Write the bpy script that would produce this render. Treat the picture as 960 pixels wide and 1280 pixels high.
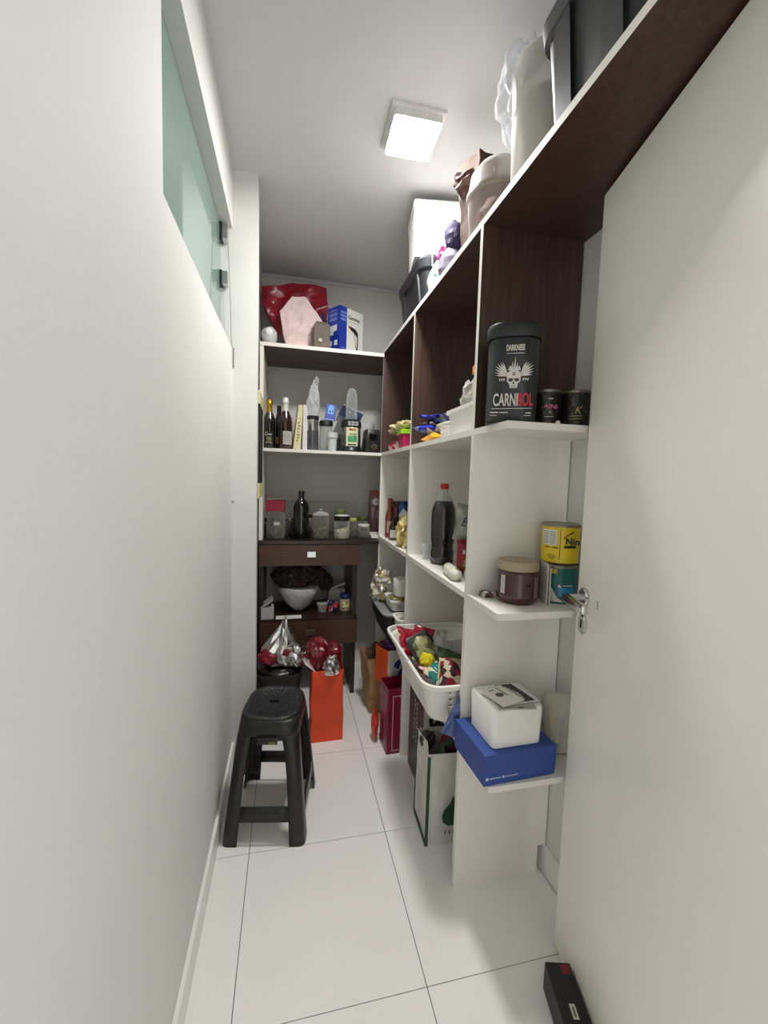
import bpy, bmesh, math, random
from mathutils import Vector, Matrix, noise
for o in list(bpy.data.objects): bpy.data.objects.remove(o)
SC = bpy.context.scene; COL = SC.collection
PI = math.pi
# ------------------------------------------------------------------ camera
YAW, PITCH, ROLL, FPX = math.radians(12.9235), math.radians(4.4956), math.radians(1.7216), 523.14
cam = bpy.data.cameras.new('camera'); co = bpy.data.objects.new('camera', cam); COL.objects.link(co)
fw = Vector((math.sin(YAW)*math.cos(PITCH), math.cos(YAW)*math.cos(PITCH), -math.sin(PITCH)))
rt = Vector((math.cos(YAW), -math.sin(YAW), 0)); up = rt.cross(fw)
rt2 = rt*math.cos(ROLL)+up*math.sin(ROLL); up2 = -rt*math.sin(ROLL)+up*math.cos(ROLL)
mw = Matrix((rt2, up2, -fw)).transposed().to_4x4(); mw.translation = Vector((0, 0, 1.354))
co.matrix_world = mw
cam.sensor_fit = 'VERTICAL'; cam.sensor_height = 32; cam.lens = 32*FPX/1280; cam.clip_start = .02
SC.camera = co
# ------------------------------------------------------------------ world, exposure
W = bpy.data.worlds.new('world'); SC.world = W; W.use_nodes = True
W.node_tree.nodes['Background'].inputs[0].default_value = (.80, .81, .80, 1)
W.node_tree.nodes['Background'].inputs[1].default_value = 1.05
SC.view_settings.view_transform = 'Standard'; SC.view_settings.look = 'None'
SC.view_settings.gamma = 1; SC.view_settings.use_curve_mapping = False
SC.view_settings.exposure = 0.5
LAMP = 168.0
# ------------------------------------------------------------------ materials
def lin(h):
    h = h.lstrip('#'); v = [int(h[i:i+2], 16)/255 for i in (0, 2, 4)]
    return [c/12.92 if c <= .04045 else ((c+.055)/1.055)**2.4 for c in v]
MC = {}
def mat(hexc, rough=.5, metal=0., var=.06, vs=18., bump=0., bs=60., coat=0., trans=0., grain=None):
    key = (hexc, rough, metal, var, vs, bump, bs, coat, trans, grain)
    if key in MC: return MC[key]
    m = bpy.data.materials.new('surface_'+hexc.lstrip('#')); m.use_nodes = True
    nt = m.node_tree; N = nt.nodes; L = nt.links; b = N['Principled BSDF']
    c = lin(hexc)
    tc = N.new('ShaderNodeTexCoord')
    mp = N.new('ShaderNodeMapping'); L.new(tc.outputs['Object'], mp.inputs[0])
    if grain: mp.inputs['Scale'].default_value = grain
    nz = N.new('ShaderNodeTexNoise'); nz.inputs['Scale'].default_value = vs; nz.inputs['Detail'].default_value = 4
    L.new(mp.outputs[0], nz.inputs['Vector'])
    rp = N.new('ShaderNodeValToRGB')
    rp.color_ramp.elements[0].position = .3; rp.color_ramp.elements[1].position = .7
    rp.color_ramp.elements[0].color = [max(0, x*(1-var)) for x in c]+[1]
    rp.color_ramp.elements[1].color = [min(1, x*(1+var)) for x in c]+[1]
    L.new(nz.outputs['Fac'], rp.inputs[0]); L.new(rp.outputs[0], b.inputs['Base Color'])
    b.inputs['Roughness'].default_value = rough; b.inputs['Metallic'].default_value = metal
    b.inputs['Coat Weight'].default_value = coat
    b.inputs['Transmission Weight'].default_value = trans
    if bump:
        n2 = N.new('ShaderNodeTexNoise'); n2.inputs['Scale'].default_value = bs; n2.inputs['Detail'].default_value = 3
        L.new(mp.outputs[0], n2.inputs['Vector'])
        bp = N.new('ShaderNodeBump'); bp.inputs['Strength'].default_value = bump; bp.inputs['Distance'].default_value = .01
        L.new(n2.outputs['Fac'], bp.inputs['Height']); L.new(bp.outputs[0], b.inputs['Normal'])
    MC[key] = m; return m
def clear(hexc='f4f6f6', body=.12, rough=.08):
    """thin clear plastic or glass: see-through face on, shiny and whiter towards its edges"""
    key = ('clear', hexc, body, rough)
    if key in MC: return MC[key]
    m = bpy.data.materials.new('clear_'+hexc); m.use_nodes = True; nt = m.node_tree; N = nt.nodes; L = nt.links
    N.remove(N['Principled BSDF']); out = N['Material Output']
    c = lin(hexc)+[1]
    tr = N.new('ShaderNodeBsdfTransparent'); tr.inputs[0].default_value = [min(1, .35+.65*x) for x in c[:3]]+[1]
    df = N.new('ShaderNodeBsdfPrincipled'); df.inputs['Base Color'].default_value = c; df.inputs['Roughness'].default_value = rough
    lw = N.new('ShaderNodeLayerWeight'); lw.inputs[0].default_value = .35
    nz = N.new('ShaderNodeTexNoise'); nz.inputs['Scale'].default_value = 25
    mr = N.new('ShaderNodeMapRange'); mr.inputs[3].default_value = body*.7; mr.inputs[4].default_value = min(1, body*1.2+.45)
    L.new(lw.outputs['Facing'], mr.inputs[0])
    mx = N.new('ShaderNodeMixShader'); L.new(mr.outputs[0], mx.inputs[0]); L.new(tr.outputs[0], mx.inputs[1]); L.new(df.outputs[0], mx.inputs[2])
    L.new(mx.outputs[0], out.inputs[0]); MC[key] = m; return m
def patch(cols, scale=30., rough=.35, kind='vor', bump=0.):
    """printed film / mixed contents: cells or blobs of a few colours"""
    key = ('patch', tuple(cols), scale, rough, kind, bump)
    if key in MC: return MC[key]
    m = bpy.data.materials.new('print_'+cols[0]); m.use_nodes = True; nt = m.node_tree; N = nt.nodes; L = nt.links
    b = N['Principled BSDF']; b.inputs['Roughness'].default_value = rough
    tc = N.new('ShaderNodeTexCoord')
    if kind == 'vor':
        t = N.new('ShaderNodeTexVoronoi'); t.inputs['Scale'].default_value = scale; L.new(tc.outputs['Object'], t.inputs['Vector'])
        s = N.new('ShaderNodeSeparateColor'); L.new(t.outputs['Color'], s.inputs[0]); src = s.outputs[0]
    else:
        t = N.new('ShaderNodeTexNoise'); t.inputs['Scale'].default_value = scale; t.inputs['Detail'].default_value = 2
        L.new(tc.outputs['Object'], t.inputs['Vector'])
        r = N.new('ShaderNodeMapRange'); r.inputs[1].default_value = .3; r.inputs[2].default_value = .7; L.new(t.outputs['Fac'], r.inputs[0]); src = r.outputs[0]
    rp = N.new('ShaderNodeValToRGB'); rp.color_ramp.interpolation = 'CONSTANT'; L.new(src, rp.inputs[0])
    els = rp.color_ramp.elements
    while len(els) < len(cols): els.new(.5)
    for i, c in enumerate(cols): els[i].position = i/len(cols); els[i].color = lin(c)+[1]
    L.new(rp.outputs[0], b.inputs['Base Color'])
    if bump:
        bp = N.new('ShaderNodeBump'); bp.inputs['Strength'].default_value = bump; bp.inputs['Distance'].default_value = .01
        L.new(src, bp.inputs['Height']); L.new(bp.outputs[0], b.inputs['Normal'])
    MC[key] = m; return m
WALL = mat('dad9d5', .75, var=.02, vs=3, bump=.05, bs=90)
CEIL = mat('d2d1d2', .85, var=.015, vs=2)
TILE = mat('f0eeea', .22, var=.02, vs=2.5)
GROUT = mat('6e6a64', .9)
LAM = mat('ece8df', .38, var=.02, vs=6)
EDGE = mat('e6e2da', .4, var=.02)
BROWN = mat('4a352c', .42, var=.28, vs=7, grain=(14, 14, .9))
BROWND = mat('4c3122', .42, var=.25, vs=8, grain=(1.2, 10, 12))
DOORP = mat('efece2', .35, var=.015, vs=3)
BLK = mat('1b1c1e', .35, var=.15); BLKM = mat('141414', .55, var=.15)
WHT = mat('ecebe6', .4, var=.02); CHROME = mat('c9c9c9', .18, 1., var=.03)
FOIL = mat('d8d8d6', .24, 1., var=.08)
GLASS = clear('eef2f0', .10, .05); FILM = clear('f2f4f6', .22, .15)
# ------------------------------------------------------------------ mesh helpers
def B(): return bmesh.new()
def box(bm, x0, x1, y0, y1, z0, z1, fm=None, bev=0., mi=0):
    v = [bm.verts.new((x, y, z)) for z in (z0, z1) for y in (y0, y1) for x in (x0, x1)]
    F = {'-z': (0, 2, 3, 1), '+z': (4, 5, 7, 6), '-y': (0, 1, 5, 4), '+y': (2, 6, 7, 3), '-x': (0, 4, 6, 2), '+x': (1, 3, 7, 5)}
    fs = []
    for k, idx in F.items():
        f = bm.faces.new([v[i] for i in idx]); f.material_index = (fm or {}).get(k, mi); fs.append(f)
    if bev:
        es = list({e for f in fs for e in f.edges})
        bmesh.ops.bevel(bm, geom=es, offset=bev, segments=2, affect='EDGES', profile=.6)
def ring(hx, hy, r, n=5, flat=4, flaty=None):
    """rounded rectangle outline, counter-clockwise, with evenly cut sides"""
    flaty = flaty or flat; r = min(r, hx-1e-4, hy-1e-4); P = []
    C = [(hx-r, hy-r, 0, flaty, flat), (-hx+r, hy-r, 1, flat, flaty), (-hx+r, -hy+r, 2, flaty, flat), (hx-r, -hy+r, 3, flat, flaty)]
    for i, (cx, cy, q, _, _) in enumerate(C):
        for k in range(n+1):
            a = (q+k/n)*PI/2; P.append((cx+r*math.cos(a), cy+r*math.sin(a)))
        nx, ny = C[(i+1) % 4][:2]; a = (q+1)*PI/2
        e = (nx+r*math.cos(a), ny+r*math.sin(a)); s = P[-1]; m = flat if q in (0, 2) else flaty
        for k in range(1, m): P.append((s[0]+(e[0]-s[0])*k/m, s[1]+(e[1]-s[1])*k/m))
    return P
def loft(bm, rings, capb=True, capt=True, mi=0, skip=None):
    """rings: list of lists of 3-D points, all as long; skip(row, i) leaves a face out"""
    R = [[bm.verts.new(p) for p in r] for r in rings]; n = len(R[0])
    for j in range(len(R)-1):
        for i in range(n):
            if skip and skip(j, i): continue
            f = bm.faces.new((R[j][i], R[j][(i+1) % n], R[j+1][(i+1) % n], R[j+1][i])); f.material_index = mi
    if capb: bm.faces.new(R[0][::-1]).material_index = mi
    if capt: bm.faces.new(R[-1]).material_index = mi
    return R
def rrloft(bm, lv, cx=0, cy=0, n=5, flat=4, capb=True, capt=True, mi=0):
    return loft(bm, [[(cx+x, cy+y, z) for x, y in ring(hx, hy, r, n, flat)] for (z, hx, hy, r) in lv], capb, capt, mi)
def lathe(bm, prof, cx=0, cy=0, n=24, mi=0, capb=True, capt=True):
    return loft(bm, [[(cx+r*math.cos(2*PI*i/n), cy+r*math.sin(2*PI*i/n), z) for i in range(n)] for r, z in prof], capb, capt, mi)
def tube(bm, pts, r, n=8, mi=0):
    pts = [Vector(p) for p in pts]; rs = []
    for i, p in enumerate(pts):
        d = (pts[min(i+1, len(pts)-1)]-pts[max(i-1, 0)]).normalized()
        a = d.orthogonal().normalized() if i == 0 else (a-d*a.dot(d)).normalized()
        b = d.cross(a); rs.append([tuple(p+r*(a*math.cos(2*PI*k/n)+b*math.sin(2*PI*k/n))) for k in range(n)])
    loft(bm, rs, mi=mi)
def crumple(bm, c, s, seed, amp=.25, sub=3, freq=2.2, mi=0, shape=None, flatbase=None):
    """crumpled film or paper: a ball of facets pushed in and out by noise"""
    t = bmesh.new(); bmesh.ops.create_icosphere(t, subdivisions=sub, radius=1); off = Vector((seed*7.3, seed*3.1, seed*1.7))
    V = {}
    for v in t.verts:
        p = v.co.copy(); k = 1+amp*(noise.noise(p*freq+off)*1.2-abs(noise.noise(p*freq*1.7+off))*.9+.25+.25*noise.noise(p*freq*5+off))
        if shape: p = Vector(shape(p))
        q = Vector((p.x*s[0]*k, p.y*s[1]*k, p.z*s[2]*k))+Vector(c)
        if flatbase is not None and q.z < flatbase: q.z = flatbase
        V[v.index] = bm.verts.new(q)
    t.verts.ensure_lookup_table()
    for f in t.faces:
        nf = bm.faces.new([V[v.index] for v in f.verts]); nf.material_index = mi
    t.free()
def pack(bm, M, w, h, t, seed=1, n=12, mi=0, crimp=True):
    """pillow pack of film: width w, height h, thickness t, sealed flat ends"""
    fr = {}
    for s in (1, -1):
        for j in range(n+1):
            for i in range(n+1):
                u, v = 2*i/n-1, 2*j/n-1
                ed = i in (0, n) or j in (0, n)
                if s < 0 and ed: fr[(s, i, j)] = fr[(1, i, j)]; continue
                th = 0 if ed else .5*t*((1-abs(u)**3)*(1-abs(v)**3))**.6*(1+.35*noise.noise(Vector((u*2.4+seed*5, v*2.4, s*3.))))
                z = s*(th+.0006)+.012*w/.1*noise.noise(Vector((u*1.5, v*1.5, seed*3.7)))
                ww = w*(1-.06*(1-abs(v)**2))
                fr[(s, i, j)] = bm.verts.new(M @ Vector((u*ww/2, v*h/2, z)))
    for s in (1, -1):
        for j in range(n):
            for i in range(n):
                q = [fr[(s, i, j)], fr[(s, i+1, j)], fr[(s, i+1, j+1)], fr[(s, i, j+1)]]
                try: bm.faces.new(q if s > 0 else q[::-1]).material_index = mi
                except ValueError: pass
def bag(bm, w, d, h, seed=1, amp=.006, taper=0., rows=10, flat=8, thick=.0015, gus=.0, lean=(0, 0)):
    """open paper or plastic carrier: floor, four walls, creased by noise"""
    def rg(inset):
        out = []
        for j in range(rows+1):
            z = h*j/rows; k = j/rows; R = []
            for x, y in ring(w/2*(1-taper*k)-inset, d/2*(1-taper*k)-inset, .004, 2, flat):
                a = amp*min(1, k*3)
                nx = noise.noise(Vector((x*14, y*14+seed*9, z*11)))*a; ny = noise.noise(Vector((x*14+seed*5, y*14, z*11+7)))*a
                g = 1-gus*k*(1-abs(2*y/d)) if gus and abs(x) > w*.45 else 1
                R.append(((x*g)+nx+lean[0]*k, y+ny+lean[1]*k, z if z else .0))
            out.append(R)
        return out
    o = rg(0); i = rg(thick); i[0] = [(x, y, thick) for x, y, z in i[0]]
    return loft(bm, o+i[::-1], capb=True, capt=True)
def mesh_of(name, bm, mats, smooth=False):
    bmesh.ops.recalc_face_normals(bm, faces=bm.faces[:])
    me = bpy.data.meshes.new(name); bm.to_mesh(me); bm.free()
    for m in (mats if isinstance(mats, (list, tuple)) else [mats]): me.materials.append(m)
    if smooth:
        me.shade_smooth()
        if smooth != True: me.set_sharp_from_angle(angle=math.radians(smooth))
    return me
def ob(name, bm, mats, parent=None, smooth=False, loc=None, rz=None, label=None):
    o = bpy.data.objects.new(name, mesh_of(name, bm, mats, smooth)); COL.objects.link(o)
    if parent: o.parent = parent
    if loc: o.location = loc
    if rz is not None: o.rotation_euler = (0, 0, rz)
    if label: o['label'] = label
    return o
def tag(o, label, cat, group=None):
    o['label'] = label; o['category'] = cat
    if group: o['group'] = group
    return o
def thing(name, label, cat, loc=(0, 0, 0), rz=0., group=None, rot=None):
    o = bpy.data.objects.new(name, None); COL.objects.link(o); o.empty_display_size = .03
    o.location = loc; o.rotation_euler = rot or (0, 0, rz); return tag(o, label, cat, group)
def struct(name, bm, m, parent=None, **k):
    o = ob(name, bm, m, parent, **k)
    if not parent: o['kind'] = 'structure'
    return o
def solid(o, t, off=-1):
    s = o.modifiers.new('Solidify', 'SOLIDIFY'); s.thickness = t; s.offset = off; return o
def text(body, size, m, parent, M, name='lettering', bend=None, sx=1., align='CENTER', depth=.0005, shear=0., bold=0.):
    """flat lettering as a mesh in its local XY plane, moved by M; bend wraps it round a radius"""
    c = bpy.data.curves.new('t', 'FONT'); c.body = body; c.size = size; c.align_x = align; c.align_y = 'CENTER'; c.extrude = depth; c.shear = shear; c.offset = bold
    t = bpy.data.objects.new('t', c); COL.objects.link(t)
    dg = bpy.context.evaluated_depsgraph_get(); me = bpy.data.meshes.new_from_object(t.evaluated_get(dg))
    bpy.data.objects.remove(t)
    put(me, M, bend, sx); me.materials.clear(); me.materials.append(m)
    o = bpy.data.objects.new(name, me); COL.objects.link(o); o.parent = parent; return o
def put(me, M, bend=None, sx=1.):
    for v in me.vertices:
        x, y, z = v.co; x *= sx
        if bend: a = x/bend; p = Vector((math.sin(a)*(bend+z), y, math.cos(a)*(bend+z)-bend))
        else: p = Vector((x, y, z))
        v.co = M @ p
def shape(polys, m, parent, M, name='print', bend=None, depth=.0004, cut=.006):
    """flat printed marks from outlines given in metres"""
    bm = B()
    for P in polys:
        a = [bm.verts.new((x, y, depth)) for x, y in P]; bm.faces.new(a)
    if bend:
        xs = [v.co.x for v in bm.verts]; x = min(xs)+cut
        while x < max(xs): bmesh.ops.bisect_plane(bm, geom=bm.verts[:]+bm.edges[:]+bm.faces[:], plane_co=(x, 0, 0), plane_no=(1, 0, 0)); x += cut
    bmesh.ops.remove_doubles(bm, verts=bm.verts[:], dist=.00005)
    me = mesh_of(name, bm, m); put(me, M, bend)
    o = bpy.data.objects.new(name, me); COL.objects.link(o); o.parent = parent
    if name == 'lettering' and len(polys) > 1: o['kind'] = 'stuff'
    return o
def rect(x0, x1, y0, y1): return [(x0, y0), (x1, y0), (x1, y1), (x0, y1)]
def strip(x0, x1, y0, y1, n=10): return [rect(x0+(x1-x0)*i/n, x0+(x1-x0)*(i+1)/n, y0, y1) for i in range(n)]
def facing(x, y, z, az=0.):
    """frame for print on an upright face that looks along -Y turned by az"""
    return Matrix.Translation((x, y, z)) @ Matrix.Rotation(az, 4, 'Z') @ Matrix.Rotation(PI/2, 4, 'X')
def dup(root, loc, rz=None, label=None, group=None):
    r = root.copy(); COL.objects.link(r); r.location = loc
    if rz is not None: r.rotation_euler = (0, 0, rz)
    if label: r['label'] = label
    if group: r['group'] = group
    for ch in list(root.children):
        c = ch.copy(); COL.objects.link(c); c.parent = r
        for g in ch.children: d = g.copy(); COL.objects.link(d); d.parent = c
    return r
# ================================================================== SETTING
XL, XR, YB, ZC = -.247, .893, 2.97, 2.64
YF = -.9                                        # open passage behind the camera
bm = B(); box(bm, XL-.2, XR+.1, YF, YB+.1, -.08, -.004); floor = struct('floor', bm, GROUT)
gx = [-.623, -.1225, .378, .8805, 1.4]; gy = [-1.054, -.549, -.045, .459, .9595, 1.4645, 1.969, 2.474, 2.979]
j = .0011
for a, b in zip(gx, gx[1:]):
    for c, d in zip(gy, gy[1:]):
        x0, x1, y0, y1 = max(a+j, XL), min(b-j, XR), max(c+j, YF), min(d-j, YB)
        if x1-x0 < .004 or y1-y0 < .004: continue
        bm = B(); box(bm, x0, x1, y0, y1, -.004, 0, bev=.0006); ob('tile', bm, TILE, floor)
bm = B()
v = [bm.verts.new(p) for p in [(XL-.2, YF, ZC), (XR+.1, YF, ZC), (XR+.1, 2.0, ZC), (XR+.1, YB+.1, ZC+.044), (XL-.2, YB+.1, ZC+.044), (XL-.2, 2.0, ZC)]]
w = [bm.verts.new(q.co+Vector((0, 0, .08))) for q in v]
for q in ((0, 1, 2, 5), (5, 2, 3, 4)): bm.faces.new([v[i] for i in q][::-1]); bm.faces.new([w[i] for i in q])
for i in range(6): bm.faces.new((v[i], v[(i+1) % 6], w[(i+1) % 6], w[i]))
struct('ceiling', bm, CEIL)
SILL, HEAD, WJ, PY = 1.90, 2.405, .947, 1.985
bm = B()
T = .12
box(bm, XL-T, XL, YF, PY, -.08, SILL); box(bm, XL-T, XL, YF, PY, HEAD, ZC+.05); box(bm, XL-T, XL, YF, WJ, SILL, HEAD)
struct('wall_left', bm, WALL)
bm = B(); box(bm, XL-T, -.142, PY, 2.06, -.08, ZC+.06); box(bm, XL-T, -.185, 2.06, YB+.1, -.08, ZC+.1)
struct('wall_pillar', bm, WALL)
bm = B(); box(bm, -.185, XR+.1, YB, YB+.1, -.08, ZC+.1); struct('wall_back', bm, WALL)
bm = B(); box(bm, XR, XR+.1, .15, YB, -.08, ZC+.1); struct('wall_right', bm, WALL)
bm = B(); box(bm, XL, XL+.012, YF, PY, 0, .098, bev=.003); struct('baseboard_left', bm, WHT)
bm = B(); box(bm, XR-.012, XR, .3, YB, 0, .098, bev=.003); struct('baseboard_right', bm, WHT)
bm = B(); box(bm, .36, XR-.012, YB-.012, YB, 0, .098, bev=.003); struct('baseboard_back', bm, WHT)
bm = B(); box(bm, -.185, XR, YB-.012, YB, ZC+.012, ZC+.028, bev=.003); struct('trim_1', bm, CEIL)
bm = B(); box(bm, -.16, .42, YB-.018, YB, 1.185, 1.219, bev=.004); struct('trim_2', bm, WALL)
# tilting window pane in the deep opening
win = bpy.data.objects.new('window_1', None); COL.objects.link(win); win['kind'] = 'structure'; win.location = (-.297, 1.46, SILL)
GP = bpy.data.materials.new('green_glass'); GP.use_nodes = True; nt = GP.node_tree; b = nt.nodes['Principled BSDF']
b.inputs['Base Color'].default_value = lin('9cb8ab')+[1]; b.inputs['Roughness'].default_value = .04
b.inputs['Transmission Weight'].default_value = .55; b.inputs['IOR'].default_value = 1.5
bm = B(); box(bm, -.004, .004, -.508, .515, .004, .5); ob('pane', bm, GP, win)
def pivot(z, h):
    bm = B(); box(bm, .004, .014, .478, .522, z, z+h, bev=.003); p = ob('pivot_hinge', bm, BLK, win)
    bm = B(); box(bm, .014, .036, .480, .520, z+.003, z+h-.003, bev=.003); ob('hinge_cover', bm, CHROME, p)
pivot(.43, .07); pivot(.25, .06)
bm = B(); tube(bm, [(.035, .50, .43), (.043, .505, .25), (.048, .508, .02), (.056, .508, -.01), (.056, .508, -.08)], .0016, 6); cd = ob('pull_cord', bm, mat('8c8c88', .5), win)
bm = B(); tube(bm, [(.056, .508, 0), (.056, .508, -.085)], .004, 8); ob('cord_handle', bm, CHROME, cd)
bm = B(); box(bm, -.0, .012, -.006, .006, -.006, .006, bev=.002); o = ob('cord_hook', bm, CHROME, loc=(XL, 1.965, 1.232)); tag(o, 'tiny metal cord hook screwed to the left wall by the corner', 'hook')
# door, opened back against the shelving
DA = math.atan2(.245, .97)
door = bpy.data.objects.new('door_1', None); COL.objects.link(door); door['kind'] = 'structure'
door.location = (.781, .985, 0); door.rotation_euler = (0, 0, -DA)      # local -Y runs to the hinge, -X faces the room
bm = B(); box(bm, 0, .035, -.80, 0, .006, 2.095, bev=.0015); leaf = ob('door_leaf', bm, DOORP, door)
bm = B()
def disc_x(bm, y, z, r, x0, x1, sz=1., n=24):
    loft(bm, [[(x, y+rr*math.cos(2*PI*i/n), z+sz*rr*math.sin(2*PI*i/n)) for i in range(n)] for x, rr in ((0, r), (x0, r), (x1, r*.86))])
bm = B(); disc_x(bm, -.045, 1.058, .025, -.005, -.009); hd = ob('door_handle', bm, CHROME, door, smooth=40)
bm = B(); tube(bm, [(-.006, -.045, 1.058), (-.03, -.045, 1.058), (-.046, -.047, 1.057), (-.053, -.056, 1.056)], .0085, 12)
box(bm, -.062, -.046, -.165, -.045, 1.046, 1.068, bev=.005); ob('lever', bm, CHROME, hd, smooth=40)
bm = B(); disc_x(bm, -.045, .985, .0215, -.004, -.007, 1.25); ke = ob('lock_plate', bm, CHROME, door, smooth=40)
bm = B(); box(bm, -.0085, -.006, -.048, -.042, .975, .997, bev=.001); ob('keyhole', bm, BLKM, ke)
bm = B(); box(bm, -.004, 0, -.118, -.108, 1.046, 1.068, bev=.0006); ob('scuff_bumper', bm, clear('ffffff', .2), door)  # small thin clear white patch on the door face by the lever
# ceiling lamp
lamp = thing('ceiling_lamp', 'square white surface LED panel glowing on the ceiling', 'lamp', (.43, 1.59, ZC), rz=-.03)
bm = B(); box(bm, -.098, .098, -.105, .105, -.012, 0, bev=.002); rrloft(bm, [(-.036, .088, .094, .012), (-.012, .088, .094, .012)]); ob('housing', bm, mat('d9d8d6', .5), lamp)
EM = bpy.data.materials.new('lamp_diffuser'); EM.use_nodes = True; b = EM.node_tree.nodes['Principled BSDF']
b.inputs['Base Color'].default_value = (.9, .9, .9, 1); b.inputs['Emission Color'].default_value = (1, .985, .96, 1); b.inputs['Emission Strength'].default_value = LAMP
bm = B(); rrloft(bm, [(-.0366, .085, .091, .01), (-.0361, .085, .091, .01)]); ob('diffuser', bm, EM, lamp)
# framed board on the recessed side wall
t = thing('framed_board', 'narrow black board in a cream frame hung on the side wall beyond the pillar', 'board', (-.185, 2.14, 1.24))
bm = B(); CRM = mat('d8d29a', .5)
for a in ((0, .046, 0, .30, 0, .075), (0, .046, 0, .30, .46, .525), (0, .022, 0, .02, .075, .46), (0, .022, .28, .30, .075, .46)): box(bm, *a, bev=.003)
ob('frame', bm, CRM, t); bm = B(); box(bm, 0, .044, .02, .28, .075, .46); ob('panel', bm, BLKM, t)
# ================================================================== SHELVING
FX = .55; Z1T, Z1B = 2.128, 2.108; Z2T, Z2B = 1.515, 1.496; Z3T, Z3B = 1.002, .983; Z4T, Z4B = .51, .492
P1, P2, P3 = 1.2, 1.881, 2.522; TH = .018
unit = thing('wall_shelving', 'tall white and dark brown open shelving along the right wall', 'shelving', (FX, P1, 0))
def up(name, bm, mats, **k):
    me_o = ob(name, bm, mats, unit, **k); me_o.location = (-FX, -P1, 0); return me_o
MM = [LAM, BROWN, EDGE]
for y in (P1, P2, P3):
    xr = XR-.004
    bm = B(); box(bm, FX, xr, y, y+TH, Z2T, Z1B, fm={'-x': 2, '-y': 1, '+y': 1, '+x': 1}, mi=1); up('upper_panel', bm, MM)
    for z0, z1 in ((Z3T, Z2B), (Z4T, Z3B)):
        bm = B(); box(bm, FX, xr, y, y+TH, z0, z1, fm={'-x': 2}); up('lower_panel', bm, MM)
    bm = B(); box(bm, FX, xr-.03, y, y+TH, 0, .1, fm={'-x': 2}); box(bm, FX, xr, y, y+TH, .1, Z4B, fm={'-x': 2}); up('lower_panel', bm, MM)
for nm, y0, y1, z0, z1, dark in (('top_shelf', .2, YB, Z1B, Z1T, 1), ('shelf', 1.0, P3+TH, Z2B, Z2T, 0), ('shelf', 1.0, YB, Z3B, Z3T, 0), ('shelf', 1.0, P3+TH, Z4B, Z4T, 0)):
    bm = B(); box(bm, FX, XR-.002, y0, y1, z0, z1, fm={'-x': 2, '-z': dark, '-y': 2})
    if nm == 'shelf' and y1 == YB: box(bm, .508, FX, P3+.025, y1, z0, z1)
    up(nm, bm, MM)
# back unit: shelves between the left side panel and the corner upright, over a drawer table
bk = thing('back_shelf_unit', 'white shelf unit across the back wall with a dark underside to its top shelf', 'shelving', (-.165, 2.51, .97))
def bp_(name, bm, mats, par=bk): o = ob(name, bm, mats, par); o.location = (.165, -2.51, -.97); return o
bm = B(); box(bm, -.166, FX-.001, 2.51, YB-.001, 2.082, 2.103, fm={'-y': 2, '-z': 1}); bp_('top_shelf', bm, MM)
bm = B(); box(bm, FX, XR-.003, P3+TH+.002, YB-.001, 2.082, 2.103, fm={'-z': 1}); bp_('corner_board', bm, MM)
bm = B(); box(bm, FX, XR-.003, P3+TH+.002, YB-.001, 1.494, 1.512); bp_('corner_board', bm, MM)
bm = B(); box(bm, -.166, FX-.001, 2.51, YB-.001, 1.494, 1.512, fm={'-y': 2}); bp_('shelf', bm, MM)
for z0, z1 in ((1.512, 2.082), (.978, 1.494)):
    bm = B(); box(bm, -.166, -.145, 2.512, YB-.001, z0, z1, fm={'-y': 2}); bp_('side_panel', bm, MM)
DT = .966
tb = thing('drawer_table', 'dark brown desk with two drawers under the back shelves', 'desk', (.13, 2.51, 0))
def tp(name, bm, mats, par=None):
    o = ob(name, bm, mats, par or tb)
    if not par: o.location = (-.13, -2.51, 0)
    return o
DK = mat('2b1c15', .3, var=.2, vs=8, grain=(1, 8, 8))
bm = B(); box(bm, -.166, FX-.004, 2.492, YB-.02, .956, .976, bev=.001); tp('desktop', bm, DK)
bm = B(); box(bm, -.164, .432, 2.498, 2.516, .826, .953, bev=.001); d1 = tp('drawer', bm, BROWND)
bm = B(); box(bm, .112, .164, 2.489, 2.498, .876, .911, bev=.002); tp('pull', bm, CHROME, d1)
bm = B(); box(bm, -.164, .385, 2.518, 2.86, .835, .95); tp('drawer_box', bm, DK)
bm = B(); box(bm, -.154, .425, 2.498, 2.516, .338, .486, bev=.001); d2 = tp('drawer', bm, BROWND)
bm = B(); box(bm, .11, .165, 2.489, 2.498, .400, .434, bev=.002); tp('pull', bm, mat('7d776f', .3, .8), d2)
bm = B(); box(bm, -.154, .40, 2.518, 2.86, .346, .47); tp('drawer_box', bm, DK)
bm = B(); box(bm, -.164, .424, 2.500, 2.88, .487, .503, bev=.001); tp('middle_shelf', bm, DK)
for x in (-.164, .392):
    bm = B(); box(bm, x, x+.026, 2.52, 2.88, .503, .826); tp('side_panel', bm, DK)
    bm = B(); box(bm, x, x+.026, 2.52, 2.88, 0, .338); tp('leg_panel', bm, DK)
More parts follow.
